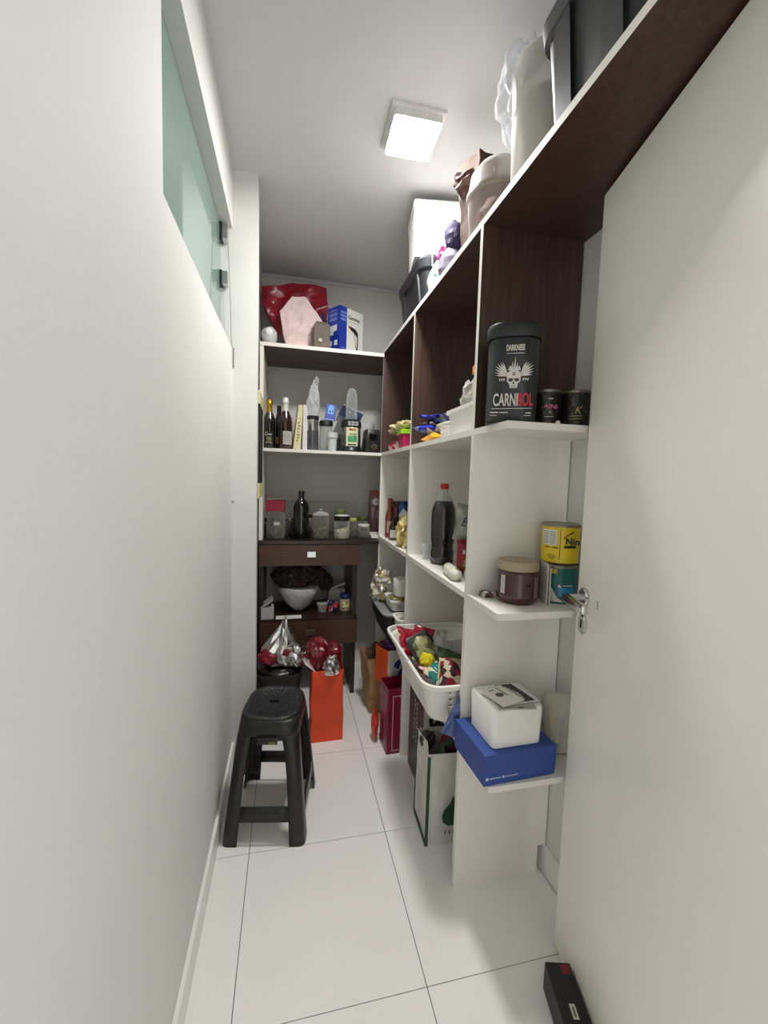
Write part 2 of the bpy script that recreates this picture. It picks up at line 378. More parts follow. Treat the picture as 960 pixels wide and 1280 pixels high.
# ================================================================== THINGS: floor
# --- black plastic stool
t = thing('plastic_stool', 'black plastic stool with a patterned seat standing by the left wall', 'stool', (-.045, 1.655, 0), rz=math.radians(-10.3))
SB = mat('151618', .38, var=.1, bump=.08, bs=120)
HS = .462
def stool_ring(z):
    k = 1-z/HS; hx = .108+.044*k; hy = .126+.050*k
    return hx, hy
def srow(z):
    hx, hy = stool_ring(z); r = .024+.052*(z/HS)**7
    base = ring(hx, hy, r, 4, 8); return [(x, y, z) for x, y in base]
zs = [0, .05, .088, .143, .215, .25, .30, .345, .375, .395, .42, HS-.012]
rows = [srow(z) for z in zs]
nper = len(rows[0]); q = nper//4                # per quarter: 4 corner cuts + 6 along the side
def stool_piece(name, test):
    bm = B(); loft(bm, rows, False, False, skip=lambda j, i: not test(j, i))
    loose = [v for v in bm.verts if not v.link_faces]; bmesh.ops.delete(bm, geom=loose, context='VERTS')
    return solid(ob(name, bm, SB, t, smooth=45), .0045)
def zone(j, i):
    k = i % q; c = i//q; z = (zs[j]+zs[j+1])/2
    if z > .385: return 'apron'
    if 5 <= k <= 10: return ('rung', c) if .088 < z < .143 else None
    return ('leg', c if k < 5 else (c+1) % 4)
stool_piece('apron', lambda j, i: zone(j, i) == 'apron')
for c in range(4): stool_piece('leg', lambda j, i, c=c: zone(j, i) == ('leg', c))
for c in range(4): stool_piece('rung', lambda j, i, c=c: zone(j, i) == ('rung', c))
bm = B()
sh = [(HS-.012, .109, .127, .075), (HS-.003, .107, .125, .075), (HS, .101, .119, .072), (HS, .090, .108, .066), (HS-.003, .087, .105, .064), (HS-.003, .018, .012, .008), (HS-.02, .016, .010, .008)]
rrloft(bm, sh, capb=False, capt=True, n=6, flat=3)
SEAT = mat('1e2023', .42, var=.12, vs=60, bump=.5, bs=70)
st = ob('seat', bm, SEAT, t, smooth=50)
bm = B(); rnd = random.Random(4)
for rr, n in ((.03, 8), (.045, 12), (.06, 16), (.075, 20)):
    for i in range(n):
        a = 2*PI*i/n+rr*9; x, y = rr*1.03*math.cos(a), rr*1.2*math.sin(a)
        lathe(bm, [(.0052, HS-.0032), (.0045, HS-.0008)], x, y, 6, capb=False)
o = ob('seat_studs', bm, SEAT, st); o['kind'] = 'stuff'
bm = B(); box(bm, -.036, .04, -.1365, -.130, .366, .392, bev=.002); tg = ob('apron_tongue', bm, SB, t)
bm = B(); box(bm, .008, .034, -.1372, -.1366, .369, .378); ob('maker_sticker', bm, mat('6d6c3c', .5), tg)
# --- trash bin with a foil bag, behind the stool
t = thing('waste_bin', 'black plastic bin standing between the stool and the brown desk', 'bin', (-.035, 2.19, 0))
bm = B(); rrloft(bm, [(0, .085, .085, .03), (.33, .108, .108, .04), (.335, .115, .115, .04), (.36, .116, .116, .04), (.36, .108, .108, .04), (.30, .104, .104, .04)], capt=True); ob('tub', bm, mat('232021', .4), t, smooth=40)
bm = B(); crumple(bm, (0, 0, .362), (.112, .112, .03), 3, .12, 3); ob('bin_liner', bm, mat('1a1617', .3, bump=.4), t)
def spike(p):
    k = max(0, p.z); return (p.x*(1-.75*k)+.22*k*k, p.y*(1-.6*k), p.z*1.0)
t = thing('foil_bag', 'open silver foil bag with a dark red outside lying on the black bin', 'bag', (-.03, 2.16, .395))
bm = B(); crumple(bm, (.0, 0, .075), (.092, .07, .15), 11, .25, 3, 1.8, shape=lambda p: (p.x*(1-.8*max(0, p.z))+.25*max(0, p.z)**2, p.y*(1-.6*max(0, p.z)), p.z), flatbase=.0)
ob('foil_lining', bm, FOIL, t)
bm = B(); crumple(bm, (-.055, -.03, .045), (.056, .048, .045), 5, .15, 3); ob('printed_side', bm, mat('7a0f22', .35, var=.25), t); bm = B(); crumple(bm, (.035, -.07, .075), (.03, .012, .02), 8, .3, 2); ob('printed_side', bm, mat('7a0f22', .35, var=.25), t)
bm = B(); crumple(bm, (.075, -.04, .045), (.05, .05, .055), 17, .25, 3, 1.8); ob('foil_flap', bm, FOIL, t)
# --- orange paper bag with foil packs
ORG = mat('e0481c', .55, var=.06, vs=6, bump=.12, bs=20)
t = thing('orange_paper_bag', 'plain orange paper bag standing on the tiles beside the black stool', 'bag', (.205, 2.115, 0), rz=.03)
bm = B(); bag(bm, .165, .11, .378, 3, .006, .0, 10, 8); ob('paper', bm, ORG, t)
bm = B(); tube(bm, [(.06, .03, .37), (.066, .034, .44), (.05, .036, .48), (.01, .036, .485), (-.01, .036, .40)], .006, 6); ob('handle', bm, ORG, t)
bm = B(); v = [bm.verts.new(p) for p in ((-.125, -.02, .43), (-.108, -.03, .448), (-.06, -.06, .372), (-.115, -.035, .41))]; bm.faces.new(v); solid(ob('paper_tag', bm, mat('d9c9c8', .6), t), .001)
RED = mat('6c0c1a', .28, var=.3, vs=20)
a = tag(ob('foil_pack', (lambda b: (crumple(b, (0, 0, 0), (.062, .05, .085), 21,   .24, 3, 2.3), b)[1])(B()), patch(['640a17', '7c101d', '560813', '6c0c1a', 'c8a89e', '6c0c1a'], 26, .25), loc=(.15, 2.11, .445)), 'shiny dark red foil pack with pale print in the orange bag', 'pack')
a = tag(ob('foil_pack', (lambda b: (crumple(b, (0, 0, 0), (.05, .04, .07), 22, .24, 3, 2.3), b)[1])(B()), RED, loc=(.235, 2.14, .43)), 'plain dark red foil pack at the right of the orange bag', 'pack')
a = tag(ob('foil_pack', (lambda b: (crumple(b, (0, 0, 0), (.045, .034, .05), 23, .25, 3, 1.8), b)[1])(B()), FOIL, loc=(.222, 2.075, .392)), 'silver crumpled foil pack at the front of the orange bag', 'pack')
# --- bags along the shelving, far to near
KR = mat('b08a5e', .7, var=.12, vs=12, bump=.2, bs=30)
t = thing('kraft_bag', 'bulging brown kraft paper bag standing farthest along the shelving', 'bag', (.565, 2.36, 0), rz=.1)
bm = B(); bag(bm, .20, .16, .33, 7, .016, -.1, 8, 6, lean=(-.01, 0)); ob('paper', bm, KR, t)
bm = B(); crumple(bm, (0, .0, .31), (.09, .07, .07), 31, .4, 3); ob('crumpled_filling', bm, mat('4a3626', .7, var=.3), t)
bm = B(); box(bm, -.05, .06, -.06, .06, 0, .252, bev=.002)
tag(ob('plain_carton', bm, mat('8a6c48', .7, var=.1), loc=(.612, 2.17, 0)), 'plain brown carton standing under the orange and white printed bag', 'carton')
t = thing('printed_paper_bag', 'orange and white paper bag with coloured print behind the wine-red bag', 'bag', (.575, 2.165, .253), rz=.38)
OG2 = mat('e2561f', .5)
def facebag(w, d, h, seed, front, side, amp=.004, **k):
    bm = B(); R = bag(bm, w, d, h, seed, amp, **k)
    bmesh.ops.recalc_face_normals(bm, faces=bm.faces[:])
    for f in bm.faces: f.material_index = 0 if abs(f.normal.y) > .6 else 1
    return bm
ob('paper', facebag(.16, .12, .195, 9, 0, 1), [patch(['e9e6e2', 'e9e6e2', 'e9e6e2', 'd26a2a', 'e9e6e2', '3348a0', 'e9e6e2', 'e9e6e2'], 24, .5, 'vor'), OG2], t)
a = tag(ob('plastic_bundle', (lambda b: (crumple(b, (0, 0, 0), (.065, .05, .045), 33, .35, 3), b)[1])(B()), mat('4b1c48', .3, var=.4), loc=(.57, 2.15, .46)), 'purple plastic bundle sticking out of the orange printed bag', 'bundle')
t = thing('wine_red_bag', 'wine-red paper bag with a thin white outline by the second shelf upright', 'bag', (.55, 1.968, 0), rz=.06)
WR = mat('7e1230', .35, var=.12)
bm = B(); bag(bm, .14, .125, .335, 12, .003, -.02, 8, 6); ob('paper', bm, WR, t)
LN = mat('e8c8cc', .5)
shape([rect(-.045, .062, .296, .299), rect(-.045, -.042, .02, .299), rect(-.045, .062, .02, .023)], LN, t, facing(0, -.0675, 0), 'outline')
shape([rect(-.05, .04, .296, .299), rect(-.05, -.0475, .02, .299), rect(.0375, .04, .02, .299), rect(-.05, .04, .02, .023)], LN, t, facing(-.0755, 0, 0, -PI/2), 'outline')
a = tag(ob('red_wrapper', (lambda b: (crumple(b, (0, 0, 0), (.018, .04, .075), 35, .2, 3), b)[1])(B()), mat('c8321f', .4, var=.2), loc=(.450, 2.03, .085)), 'orange-red crumpled wrapper on the floor against the wine-red bag', 'wrapper')
# carton with script
t = thing('dark_carton', 'dark brown carton with pale lettering standing under the white laundry basket', 'carton', (.68, 1.72, 0))
bm = B(); box(bm, -.105, .12, -.095, .115, 0, .40, fm={'-x': 1}, bev=0); ob('card', bm, [mat('c9c4bf', .5), mat('2f2320', .35, var=.3)], t)
rnd = random.Random(2); PP = []
for k in range(2):
    x = .02+k*.035
    for i in range(9):
        z = .36-i*.022; w = rnd.uniform(.008, .02); PP.append(rect(x-.06, x-.06+w, z-.012, z))
shape(PP, mat('cfc8c4', .5), t, facing(-.1055, 0, 0, -PI/2), 'lettering')
text('w', .12, BLKM, t, facing(-.05, -.0955, .315), sx=1.0, bold=.003, shear=.25)
text('.', .12, BLKM, t, facing(.0, -.0955, .315), bold=.004)
# green and white shopping bag
t = thing('shopping_bag', 'white shopping bag edged in dark green standing by the nearest shelf upright', 'bag', (.665, 1.45, 0), rz=-.05)
WV = mat('d3d1c9', .45, var=.05, vs=10, bump=.25, bs=14); GR = mat('1f4a2b', .5, var=.1)
bm = B(); bag(bm, .30, .165, .355, 15, .007, .0, 10, 10, gus=.10); ob('fabric', bm, WV, t)
bm = B()
for y in (-.0835, .0825):
    box(bm, -.1535, -.143, y-.0035, y+.003, 0, .345)
box(bm, -.154, -.147, -.083, .083, 0, .016); ob('green_piping', bm, GR, t)
shape([[(-.052, .195), (-.062, .165), (-.085, .14), (-.094, .115), (-.088, .09), (-.066, .076), (-.04, .08), (-.026, .10), (-.024, .13), (-.04, .165)]], GR, t, facing(0, -.0915, 0), 'leaf_print')
shape([rect(-.082+i*.016, -.075+i*.016, .045, .06) for i in range(4)], mat('77756f', .5), t, facing(.0, -.0915, 0), 'lettering')
rnd = random.Random(5)
shape([rect(-.03+c*.03, -.024+c*.03, z, z+rnd.uniform(.004, .009)) for c in range(2) for z in [.08+.0115*i for i in range(14)]], mat('66655f', .5), t, facing(-.1525, 0, 0, -PI/2), 'lettering')
bm = B(); tube(bm, [(-.09, -.075, .31), (-.085, -.04, .36), (-.03, -.035, .372), (.03, -.04, .36), (.05, -.075, .31)], .011, 8); ob('handle', bm, mat('28452f', .5), t)
a = tag(ob('red_cloth_bundle', (lambda b: (crumple(b, (0, 0, 0), (.10, .055, .075), 41, .15, 3), b)[1])(B()), mat('6b0f26', .5, var=.3), loc=(.69, 1.47, .325)), 'dark red bundle stuffed into the green-edged shopping bag', 'bundle')
a = tag(ob('dark_pouch', (lambda b: (crumple(b, (0, 0, 0), (.03, .025, .035), 42, .3, 3), b)[1])(B()), mat('34322f', .4, var=.5), loc=(.55, 1.50, .33)), 'small dark pouch at the aisle end of the green-edged shopping bag', 'pouch')
# black box on the floor by the door
t = thing('black_box', 'black flat box lying on the floor against the open door', 'box', (.694, .80, 0), rz=-DA)
bm = B(); box(bm, -.033, .033, -.16, .09, 0, .078, bev=.003); ob('case', bm, mat('17161a', .45), t)
bm = B(); box(bm, -.006, .008, -.03, .0, .0782, .0786); ob('paper_label', bm, mat('d8d2c0', .6), t)
shape([rect(-.002, .004, -.026, -.006)], mat('77736a', .6), t, Matrix.Translation((0, 0, .0787)), 'lettering')
shape([rect(.004, .026, .062, .084)], mat('7c1c22', .5), t, Matrix.Translation((0, 0, .0784)), 'red_mark')
# ================================================================== nearest upright: corner shelves
# big supplement tub
t = thing('supplement_tub', 'large black tub with a winged skull emblem on the nearest corner shelf', 'tub', (.606, 1.09, Z2T), rz=math.radians(-27))
TB = mat('232528', .33, var=.06)
bm = B(); rrloft(bm, [(0, .062, .060, .042), (.006, .067, .065, .045), (.220, .067, .065, .045), (.226, .064, .062, .043)], n=8, flat=2); ob('body', bm, TB, t, smooth=40)
bm = B(); rrloft(bm, [(.224, .070, .068, .046), (.227, .072, .070, .048), (.255, .072, .070, .048), (.262, .068, .066, .044)], n=8, flat=2); ob('lid', bm, mat('1c1d1f', .5, bump=.1), t, smooth=40)
F = facing(0, -.0655, 0); CW = mat('d6cfc9', .5); CR = mat('c01f2a', .45)
text('CARNI', .046, CW, t, F @ Matrix.Translation((-.0165, .058, 0)), sx=.47, bold=.0007)
text('BOL', .046, CR, t, F @ Matrix.Translation((.0335, .058, 0)), sx=.46, bold=.001)
text('DARKNESS', .021, CW, t, F @ Matrix.Translation((.003, .194, 0)), sx=.46, bold=.0006)
rnd = random.Random(9)
E_ = [rect(-.052, .052, .036, .0375), rect(-.055, -.033, .025, .028), rect(-.03, -.008, .025, .0275), rect(-.055, -.037, .018, .0195), rect(.036, .05, .023, .026), rect(.032, .05, .017, .0185), rect(-.019, .025, .1795, .181)]
shape(E_, CW, t, F, 'lettering')
sk = []
def ell(cx, cy, rx, ry, n=16, a0=0, a1=2*PI): return [(cx+rx*math.cos(a0+(a1-a0)*i/n), cy+ry*math.sin(a0+(a1-a0)*i/n)) for i in range(n)]
sk.append(ell(0, .112, .0205, .0155))                                  # crown
sk.append([(-.019, .106), (.019, .106), (.0185, .097), (.0125, .092), (.0095, .080), (-.0095, .080), (-.0125, .092), (-.0185, .097)])
for s in (-1, 1):                                                     # wings of feathers
    for i in range(7):
        a = math.radians(4+i*10); x0, y0 = s*.019, .112+i*.0012; L_ = .042-.0030*abs(i-3.2)
        dx, dy = s*math.cos(a), math.sin(a); px, py = -dy, dx
        sk.append([(x0-px*.0012, y0-py*.0012), (x0+dx*L_*.6-px*.0021, y0+dy*L_*.6-py*.0021), (x0+dx*L_, y0+dy*L_), (x0+dx*L_*.6+px*.0021, y0+dy*L_*.6+py*.0021), (x0+px*.0012, y0+py*.0012)])
    for i in range(3):
        sk.append([(s*(.024+i*.006), .104-i*.001), (s*(.03+i*.006), .107), (s*(.027+i*.006), .098)])
for x, h, w in ((-.012, .139, .0048), (-.006, .150, .0042), (.001, .163, .0050), (.0075, .149, .0042), (.013, .138, .0048)):   # flames
    sk.append([(x-w, .126), (x+w, .126), (x+w*.55, .134), (x+.0015, h), (x-w*.5, .134)])
ES = F @ Matrix.Translation((.002, .010, 0)) @ Matrix.Diagonal((.92, 1, 1, 1))
shape(sk, CW, t, ES, 'skull_emblem')
dk = [ell(-.0088, .101, .0062, .0046, 10), ell(.0088, .101, .0062, .0046, 10), [(0, .097), (-.003, .0905), (.003, .0905)], ell(0, .117, .0045, .0045, 10), rect(-.0006, .0006, .0805, .088), rect(-.005, -.004, .0805, .086), rect(.004, .005, .0805, .086)]
shape(dk, TB, t, ES @ Matrix.Translation((0, 0, .0005)), 'emblem_hollows')
shape([ell(0, .117, .0022, .0022, 8)], CW, t, ES @ Matrix.Translation((0, 0, .0009)), 'emblem_eye')
shape([rect(-.004, .004, .05+.016*i, .058+.016*i) for i in range(6)], mat('8a2a2a', .5), t, facing(.0675, 0, 0, PI/2), 'side_print')
# two small black tins
def tin(name, label, x, y, z, r, h, body, rimc='8d8578', rz=0., group=None, lid=None):
    t = thing(name, label, 'can', (x, y, z), rz, group)
    bm = B(); lathe(bm, [(r*.97, 0), (r, .003), (r, .006), (r*.985, .008), (r*.985, h-.008), (r, h-.006), (r, h-.002)], n=32, capt=False); ob('body', bm, body, t, smooth=40)
    bm = B(); lathe(bm, [(r*1.02, h-.006), (r*1.035, h-.001), (r*1.0, h+.002), (r*.95, h)] if not lid else [(r*1.04, h-.012), (r*1.05, h), (r*1.0, h+.004), (r*.6, h+.003)], n=32, capb=True); ob('lid' if lid else 'rim', bm, lid or mat(rimc, .35, .7), t, smooth=40)
    return t
TN = patch(['151514', '151514', '1b1a17', '151514', '151514', '4b4434', '151514', '151514'], 130, .4)
a = tin('small_tin', 'small black tin with pink lettering beside the skull tub', .735, 1.115, Z2T, .038, .107, TN, rz=math.radians(-24))
FB = facing(0, -.0382, 0)
text('MINI', .019, mat('f07ab0', .5), a, FB @ Matrix.Translation((.004, .058, 0)), bend=.0382, sx=1.15)
text('K', .014, CW, a, FB @ Matrix.Translation((.006, .043, 0)), bend=.0382)
shape(strip(-.010, .016, .03, .032, 5)+strip(-.002, .012, .08, .083, 4), CW, a, FB, 'lettering', bend=.0382)
a = tin('small_tin', 'small black tin with a gold letter nearest the open door', .817, 1.095, Z2T, .040, .107, TN, rz=math.radians(-32))
FB = facing(0, -.0402, 0); GD = mat('b8a05e', .4, .4)
text('K', .026, GD, a, FB @ Matrix.Translation((.004, .05, 0)), bend=.0402, shear=.3)
shape(strip(-.02, .02, .026, .0275, 6)+strip(-.02, .02, .034, .0355, 6), GD, a, FB, 'lettering', bend=.0402)
bm = B(); lathe(bm, [(.004, 0), (.007, .004), (.004, .009)], n=8); tag(ob('dough_crumb', bm, WHT, loc=(.705, 1.012, Z2T)), 'tiny white crumb at the shelf edge before the small black tins', 'crumb')
# amber jar
t = thing('amber_jar', 'squat amber jar with a cream lid on the corner shelf by the handle', 'jar', (.672, 1.115, Z3T), rz=math.radians(-30))
AMB = mat('3c1512', .12, var=.15, vs=10, coat=.5)
bm = B(); lathe(bm, [(.054, 0), (.06, .006), (.0615, .02), (.0615, .088), (.057, .096), (.052, .098)], n=36); ob('body', bm, AMB, t, smooth=40)
bm = B(); lathe(bm, [(.0585, .097), (.06, .099), (.06, .118), (.056, .124)], n=36); ob('lid', bm, mat('a3937a', .5), t, smooth=40)
FB = facing(0, -.0618, 0); LB = mat('b9b0ae', .5)
shape(strip(-.052, -.036, .03, .085, 4), LB, t, FB, 'paper_label', bend=.0618)
shape(strip(.052, .075, .02, .085, 5), mat('6b5450', .5), t, FB, 'paper_label', bend=.0618)
# stacked milk tins
YEL = mat('d9bd1f', .35, var=.06, vs=25)
a = tin('milk_tin', 'yellow milk powder tin stacked on the teal tin by the door handle', .806, 1.11, Z3T+.121, .0545, .112, YEL, rz=math.radians(-36))
FB = facing(0, -.0549, 0); R_ = .0549
shape(strip(-.058, -.008, .052, .098, 8), mat('d7d2c2', .5), a, FB, 'nutrition_panel', bend=R_)
shape([p for i in range(7) for p in strip(-.052, -.034, .057+.0055*i, .0595+.0055*i, 3)+strip(-.03, -.012, .057+.0055*i, .0595+.0055*i, 3)], mat('8f8c86', .5), a, FB @ Matrix.Translation((0, 0, .0004)), 'lettering', bend=R_)
shape(strip(-.045, -.028, .044, .0465, 3)+strip(-.02, -.004, .044, .0465, 3)+strip(.0, .0015, .01, .1, 1), BLKM, a, FB, 'lettering', bend=R_)
shape([ell(-.022, .018, .013, .008, 14)], mat('b8960f', .4), a, FB, 'round_mark', bend=R_)
text('Nin', .026, BLKM, a, FB @ Matrix.Translation((.0335, .066, 0)), bend=R_, bold=.0008)
shape(strip(.012, .05, .046, .053, 6), BLKM, a, FB, 'banner', bend=R_)
shape([[(x, .072+.02*math.sin((x-.008)/.04*PI*.5)), (x+.004, .072+.02*math.sin((x+.004-.008)/.04*PI*.5)), (x+.004, .075+.021*math.sin((x+.004-.008)/.04*PI*.5)), (x, .075+.021*math.sin((x-.008)/.04*PI*.5))] for x in [.008+.004*i for i in range(8)]], BLKM, a, FB, 'arc_mark', bend=R_)
a = tin('milk_tin', 'teal and white printed tin under the yellow milk tin', .806, 1.11, Z3T, .0545, .112, mat('17605c', .4, var=.15, vs=30), rz=math.radians(-36))
shape(strip(-.034, -.002, .09, .104, 5), mat('b6a03c', .5), a, FB, 'yellow_patch', bend=R_)
shape([[(-.05, .006), (.02, .006), (.0, .02), (-.014, .045), (-.03, .06), (-.05, .07)]], mat('cfcac0', .5), a, FB, 'white_swirl', bend=R_)
shape([ell(-.03, .062, .013, .016, 14)], mat('c9a12c', .5), a, FB @ Matrix.Translation((0, 0, .0004)), 'yellow_blob', bend=R_)
shape([ell(-.038, .07, .006, .012, 10)], BLKM, a, FB @ Matrix.Translation((0, 0, .0008)), 'dark_blob', bend=R_)
shape(strip(.004, .05, .024, .05, 6), mat('2d7fae', .4), a, FB, 'blue_panel', bend=R_)
shape([[(.0, .052), (.012, .05), (.006, .06)]]+strip(.016, .046, .054, .057, 4), mat('d5d8cf', .5), a, FB @ Matrix.Translation((0, 0, .0004)), 'lettering', bend=R_)
for i, c in enumerate(('c9c2b6', '8a8076', 'd2ccc4')):
    bm = B(); box(bm, 0, .0028, -.02, .04, 0, .122-.006*i, bev=.0008)
    tag(ob('paper_sachet', bm, mat(c, .5), loc=(.738+.0045*i, 1.075, Z3T), rz=-.25), ['flat cream sachet standing by the amber jar, nearest to it', 'flat grey-brown sachet in the middle between amber jar and tins', 'flat pale sachet standing closest to the stacked tins'][i], 'sachet', 'sachets between jar and tins')
bm = B(); crumple(bm, (0, 0, .008), (.022, .02, .010), 51, .6, 3, 3, flatbase=.0003); tag(ob('foil_scrap', bm, patch(['c9c2ba', '6d4a40', 'e8e4de', '9a8f88'], 60, .3), loc=(.60, 1.165, Z3T)), 'crumpled foil scrap on the corner shelf left of the amber jar', 'wrapper')
# blue box, white box and papers
BL = mat('2f4a94', .5, var=.05)
t = thing('blue_box', 'flat blue cardboard box on the lowest corner shelf', 'box', (.647, 1.105, Z4T), rz=.05)
bm = B(); box(bm, -.115, .115, -.095, .09, 0, .068, bev=.001); ob('base', bm, BL, t)
bm = B(); box(bm, -.1165, .1165, -.0965, .0915, .014, .09, bev=.0015); ob('lid', bm, BL, t)
F = facing(0, -.0970, 0); LW = mat('c9d3ea', .5)
shape([rect(-.110, -.102, .018, .026)]+[rect(-.098+.0052*i, -.0945+.0052*i, .02, .0235) for i in range(7)]+[ell(-.055, .0225, .0035, .0035, 10)]+[rect(-.049+.0052*i, -.0455+.0052*i, .0205, .0235) for i in range(8)], LW, t, F, 'lettering')
t = thing('white_box', 'glossy white box with rounded corners stacked on the blue box', 'box', (.646, 1.098, Z4T+.09), rz=.03)
bm = B(); rrloft(bm, [(0, .076, .068, .014), (.003, .079, .071, .015), (.108, .082, .074, .016), (.113, .079, .071, .014)], n=5, flat=1); ob('carton', bm, WHT, t, smooth=40)
zt = Z4T+.09+.113
PB = mat('211e20', .4); PWt = mat('d9d6cf', .45)
t = thing('leaflet', 'black and white printed leaflet lying on the white box', 'leaflet', (.668, 1.105, zt+.0045), rz=.05)
bm = B(); box(bm, -.055, .055, -.062, .05, 0, .0022, bev=.0006); ob('sheet', bm, PWt, t)
shape([[(-.032, .048), (.028, .048), (.043, -.056), (-.012, -.056)]], PB, t, Matrix.Translation((0, 0, .0024)), 'black_panel')
shape([rect(-.012+.006*k, -.009+.006*k, -.045, .035-.012*k) for k in range(4)], PWt, t, Matrix.Translation((.008, 0, .0029)), 'lettering')
t = thing('card_sleeve', 'pale card with a round dark seal on the white box', 'card', (.625, 1.093, zt+.008), rz=.28)
bm = B(); box(bm, -.042, .042, -.055, .045, 0, .0016, bev=.0005); ob('sheet', bm, mat('e3dfd6', .4), t)
shape([ell(0, .0, .014, .011, 18)], mat('565349', .5), t, Matrix.Translation((-.004, 0, .0018)), 'round_seal')
shape([rect(.014, .018, -.012, .038), rect(-.02, .0, .028, .031)], PB, t, Matrix.Translation((0, 0, .0018)), 'lettering')
t = thing('card_sleeve', 'grey card peeking out under the leaflet on the white box', 'card', (.653, 1.09, zt+.0002), rz=-.14)
bm = B(); box(bm, -.055, .055, -.068, .045, 0, .0035, bev=.0005); ob('sheet', bm, mat('a9a59d', .4), t)
shape([rect(.0, .018, -.066, -.06)], PB, t, Matrix.Translation((0, 0, .0037)), 'lettering')
t = thing('snack_bag', 'half clear plastic pack with a yellow panel behind the blue box', 'bag', (.835, 1.10, Z4T), rz=-.35)
bm = B(); pack(bm, Matrix.Translation((0, 0, .1)) @ Matrix.Rotation(PI/2, 4, 'X'), .10, .2, .05, 4); ob('film', bm, clear('e6e4dc', .45, .2), t, smooth=True)
bm = B(); crumple(bm, (-.022, -.0, .12), (.014, .012, .05), 5, .2, 3); ob('yellow_print', bm, mat('cdb53a', .5), t)
bm = B(); crumple(bm, (0, 0, .03), (.032, .014, .028), 7, .3, 3); ob('contents', bm, patch(['b5a88a', '4c4032', 'd6ceb4'], 70, .5), t)
# ================================================================== laundry basket and small baskets
def basket(t, w, d, h, taper, r, rows, fx, fy, m, rim=.012, hole=.009, thick=.0022, skiprow=(0,)):
    """perforated basket, w by d at the rim; fx, fy count the hole columns on its long sides"""
    def per(hx, hy, rr):
        P = []; C = [(hx-rr, hy-rr, fy), (-hx+rr, hy-rr, fx), (-hx+rr, -hy+rr, fy), (hx-rr, -hy+rr, fx)]
        for q in range(4):
            cx, cy, _ = C[q]
            for k in range(5):
                a = (q+k/4)*PI/2; P.append((cx+rr*math.cos(a), cy+rr*math.sin(a), False))
            n = fx if q in (0, 2) else fy
            s = P[-1]; nx, ny, _ = C[(q+1) % 4]; a = (q+1)*PI/2; e = (nx+rr*math.cos(a), ny+rr*math.sin(a))
            Ls = math.hypot(e[0]-s[0], e[1]-s[1]); hf = hole/Ls
            P[-1] = (s[0], s[1], False)
            for k in range(n):
                c = (k+.5)/n
                for u, fl in ((c-hf/2, True), (c+hf/2, False)): P.append((s[0]+(e[0]-s[0])*u, s[1]+(e[1]-s[1])*u, fl))
        return P
    zs = [0]; hz = []
    usable = (.2*h, .86*h); gap = (usable[1]-usable[0])/rows
    for i in range(rows):
        c = usable[0]+gap*(i+.5); zs += [c-hole/2, c+hole/2]; hz.append(len(zs)-2)
    zs.append(h-rim)
    R = []
    for z in zs:
        k = 1-taper*(1-z/h); R.append(per(w/2*k, d/2*k, r))
    bm = B(); loft(bm, [[(x, y, z) for x, y, _ in row] for row, z in zip(R, zs)], True, False, skip=lambda j, i: j in hz and R[0][i][2])
    bmesh.ops.recalc_face_normals(bm, faces=bm.faces[:])
    solid(ob('basket_body', bm, m, t, smooth=45), thick)
    bm = B(); hx, hy = w/2, d/2
    rrloft(bm, [(h-rim, hx-.002, hy-.002, r), (h-rim, hx+.008, hy+.008, r+.006), (h-.002, hx+.010, hy+.010, r+.008), (h, hx+.007, hy+.007, r+.006), (h-.001, hx-.001, hy-.001, r), (h-rim, hx-.003, hy-.003, r)], capb=False, capt=False, n=5, flat=2)
    ob('rim', bm, m, t, smooth=50)
BW = mat('eceae3', .4, var=.015)
LBX, LBY, LBZ = .625, 1.515, Z4T
t = thing('laundry_basket', 'large white perforated basket of snacks jutting out of the lower shelf', 'basket', (LBX, LBY, LBZ))
basket(t, .365, .57, .182, .32, .055, 4, 6, 11, BW, rim=.016, hole=.0135)
bm = B(); box(bm, -.197, -.188, -.09, .09, .176, .190, bev=.004); ob('grip', bm, BW, t)
def packet(name, label, cat, loc, rot, w, h, th, m, seed, group=None):
    bm = B(); pack(bm, Matrix.Identity(4), w, h, th, seed); o = ob(name, bm, m, smooth=45); o.location = loc; o.rotation_euler = rot
    return tag(o, label, cat, group)
def blob(name, label, cat, loc, s, seed, m, amp=.16, sub=3, freq=2.2, group=None, rz=0, flat=None, smooth=False, shape=None):
    bm = B(); crumple(bm, (0, 0, 0), s, seed, amp, sub, freq, flatbase=flat, shape=shape); o = ob(name, bm, m, loc=loc, rz=rz, smooth=smooth); return tag(o, label, cat, group)
packet('snack_pack', 'red crisp pack at the far end of the laundry basket', 'pack', (.525, 1.69, .655), (.9, .3, .5), .15, .13, .05, patch(['8f1526', 'a5182b', '8f1526', 'd9b6a8', '7a0f1e'], 28, .25), 3)
packet('snack_pack', 'small red folded pack beside the far basket wall', 'pack', (.565, 1.66, .672), (1.2, .2, -.3), .09, .11, .03, mat('9c1c30', .25, var=.3), 4)
t = thing('tray_pack', 'black tray pack under clear film in the laundry basket', 'pack', (.548, 1.56, .660), rot=(.75, -.25, .35))
bm = B(); rrloft(bm, [(-.012, .05, .075, .015), (.012, .056, .082, .018), (.014, .050, .076, .016)], n=4, flat=1); ob('tray', bm, mat('1f1f1b', .35), t, smooth=40)
bm = B(); crumple(bm, (0, 0, .014), (.046, .07, .012), 13, .2, 3); ob('filling', bm, patch(['6d6d48', '8a8a5c', '4c4a30', 'a09c6c'], 40, .35), t)
blob('snack_pack', 'bright yellow crumpled pack in the middle of the laundry basket', 'pack', (.525, 1.475, .665), (.028, .032, .03), 61, patch(['e3cf1e', 'e3cf1e', 'd6c01a', 'ece7b0'], 40, .3))
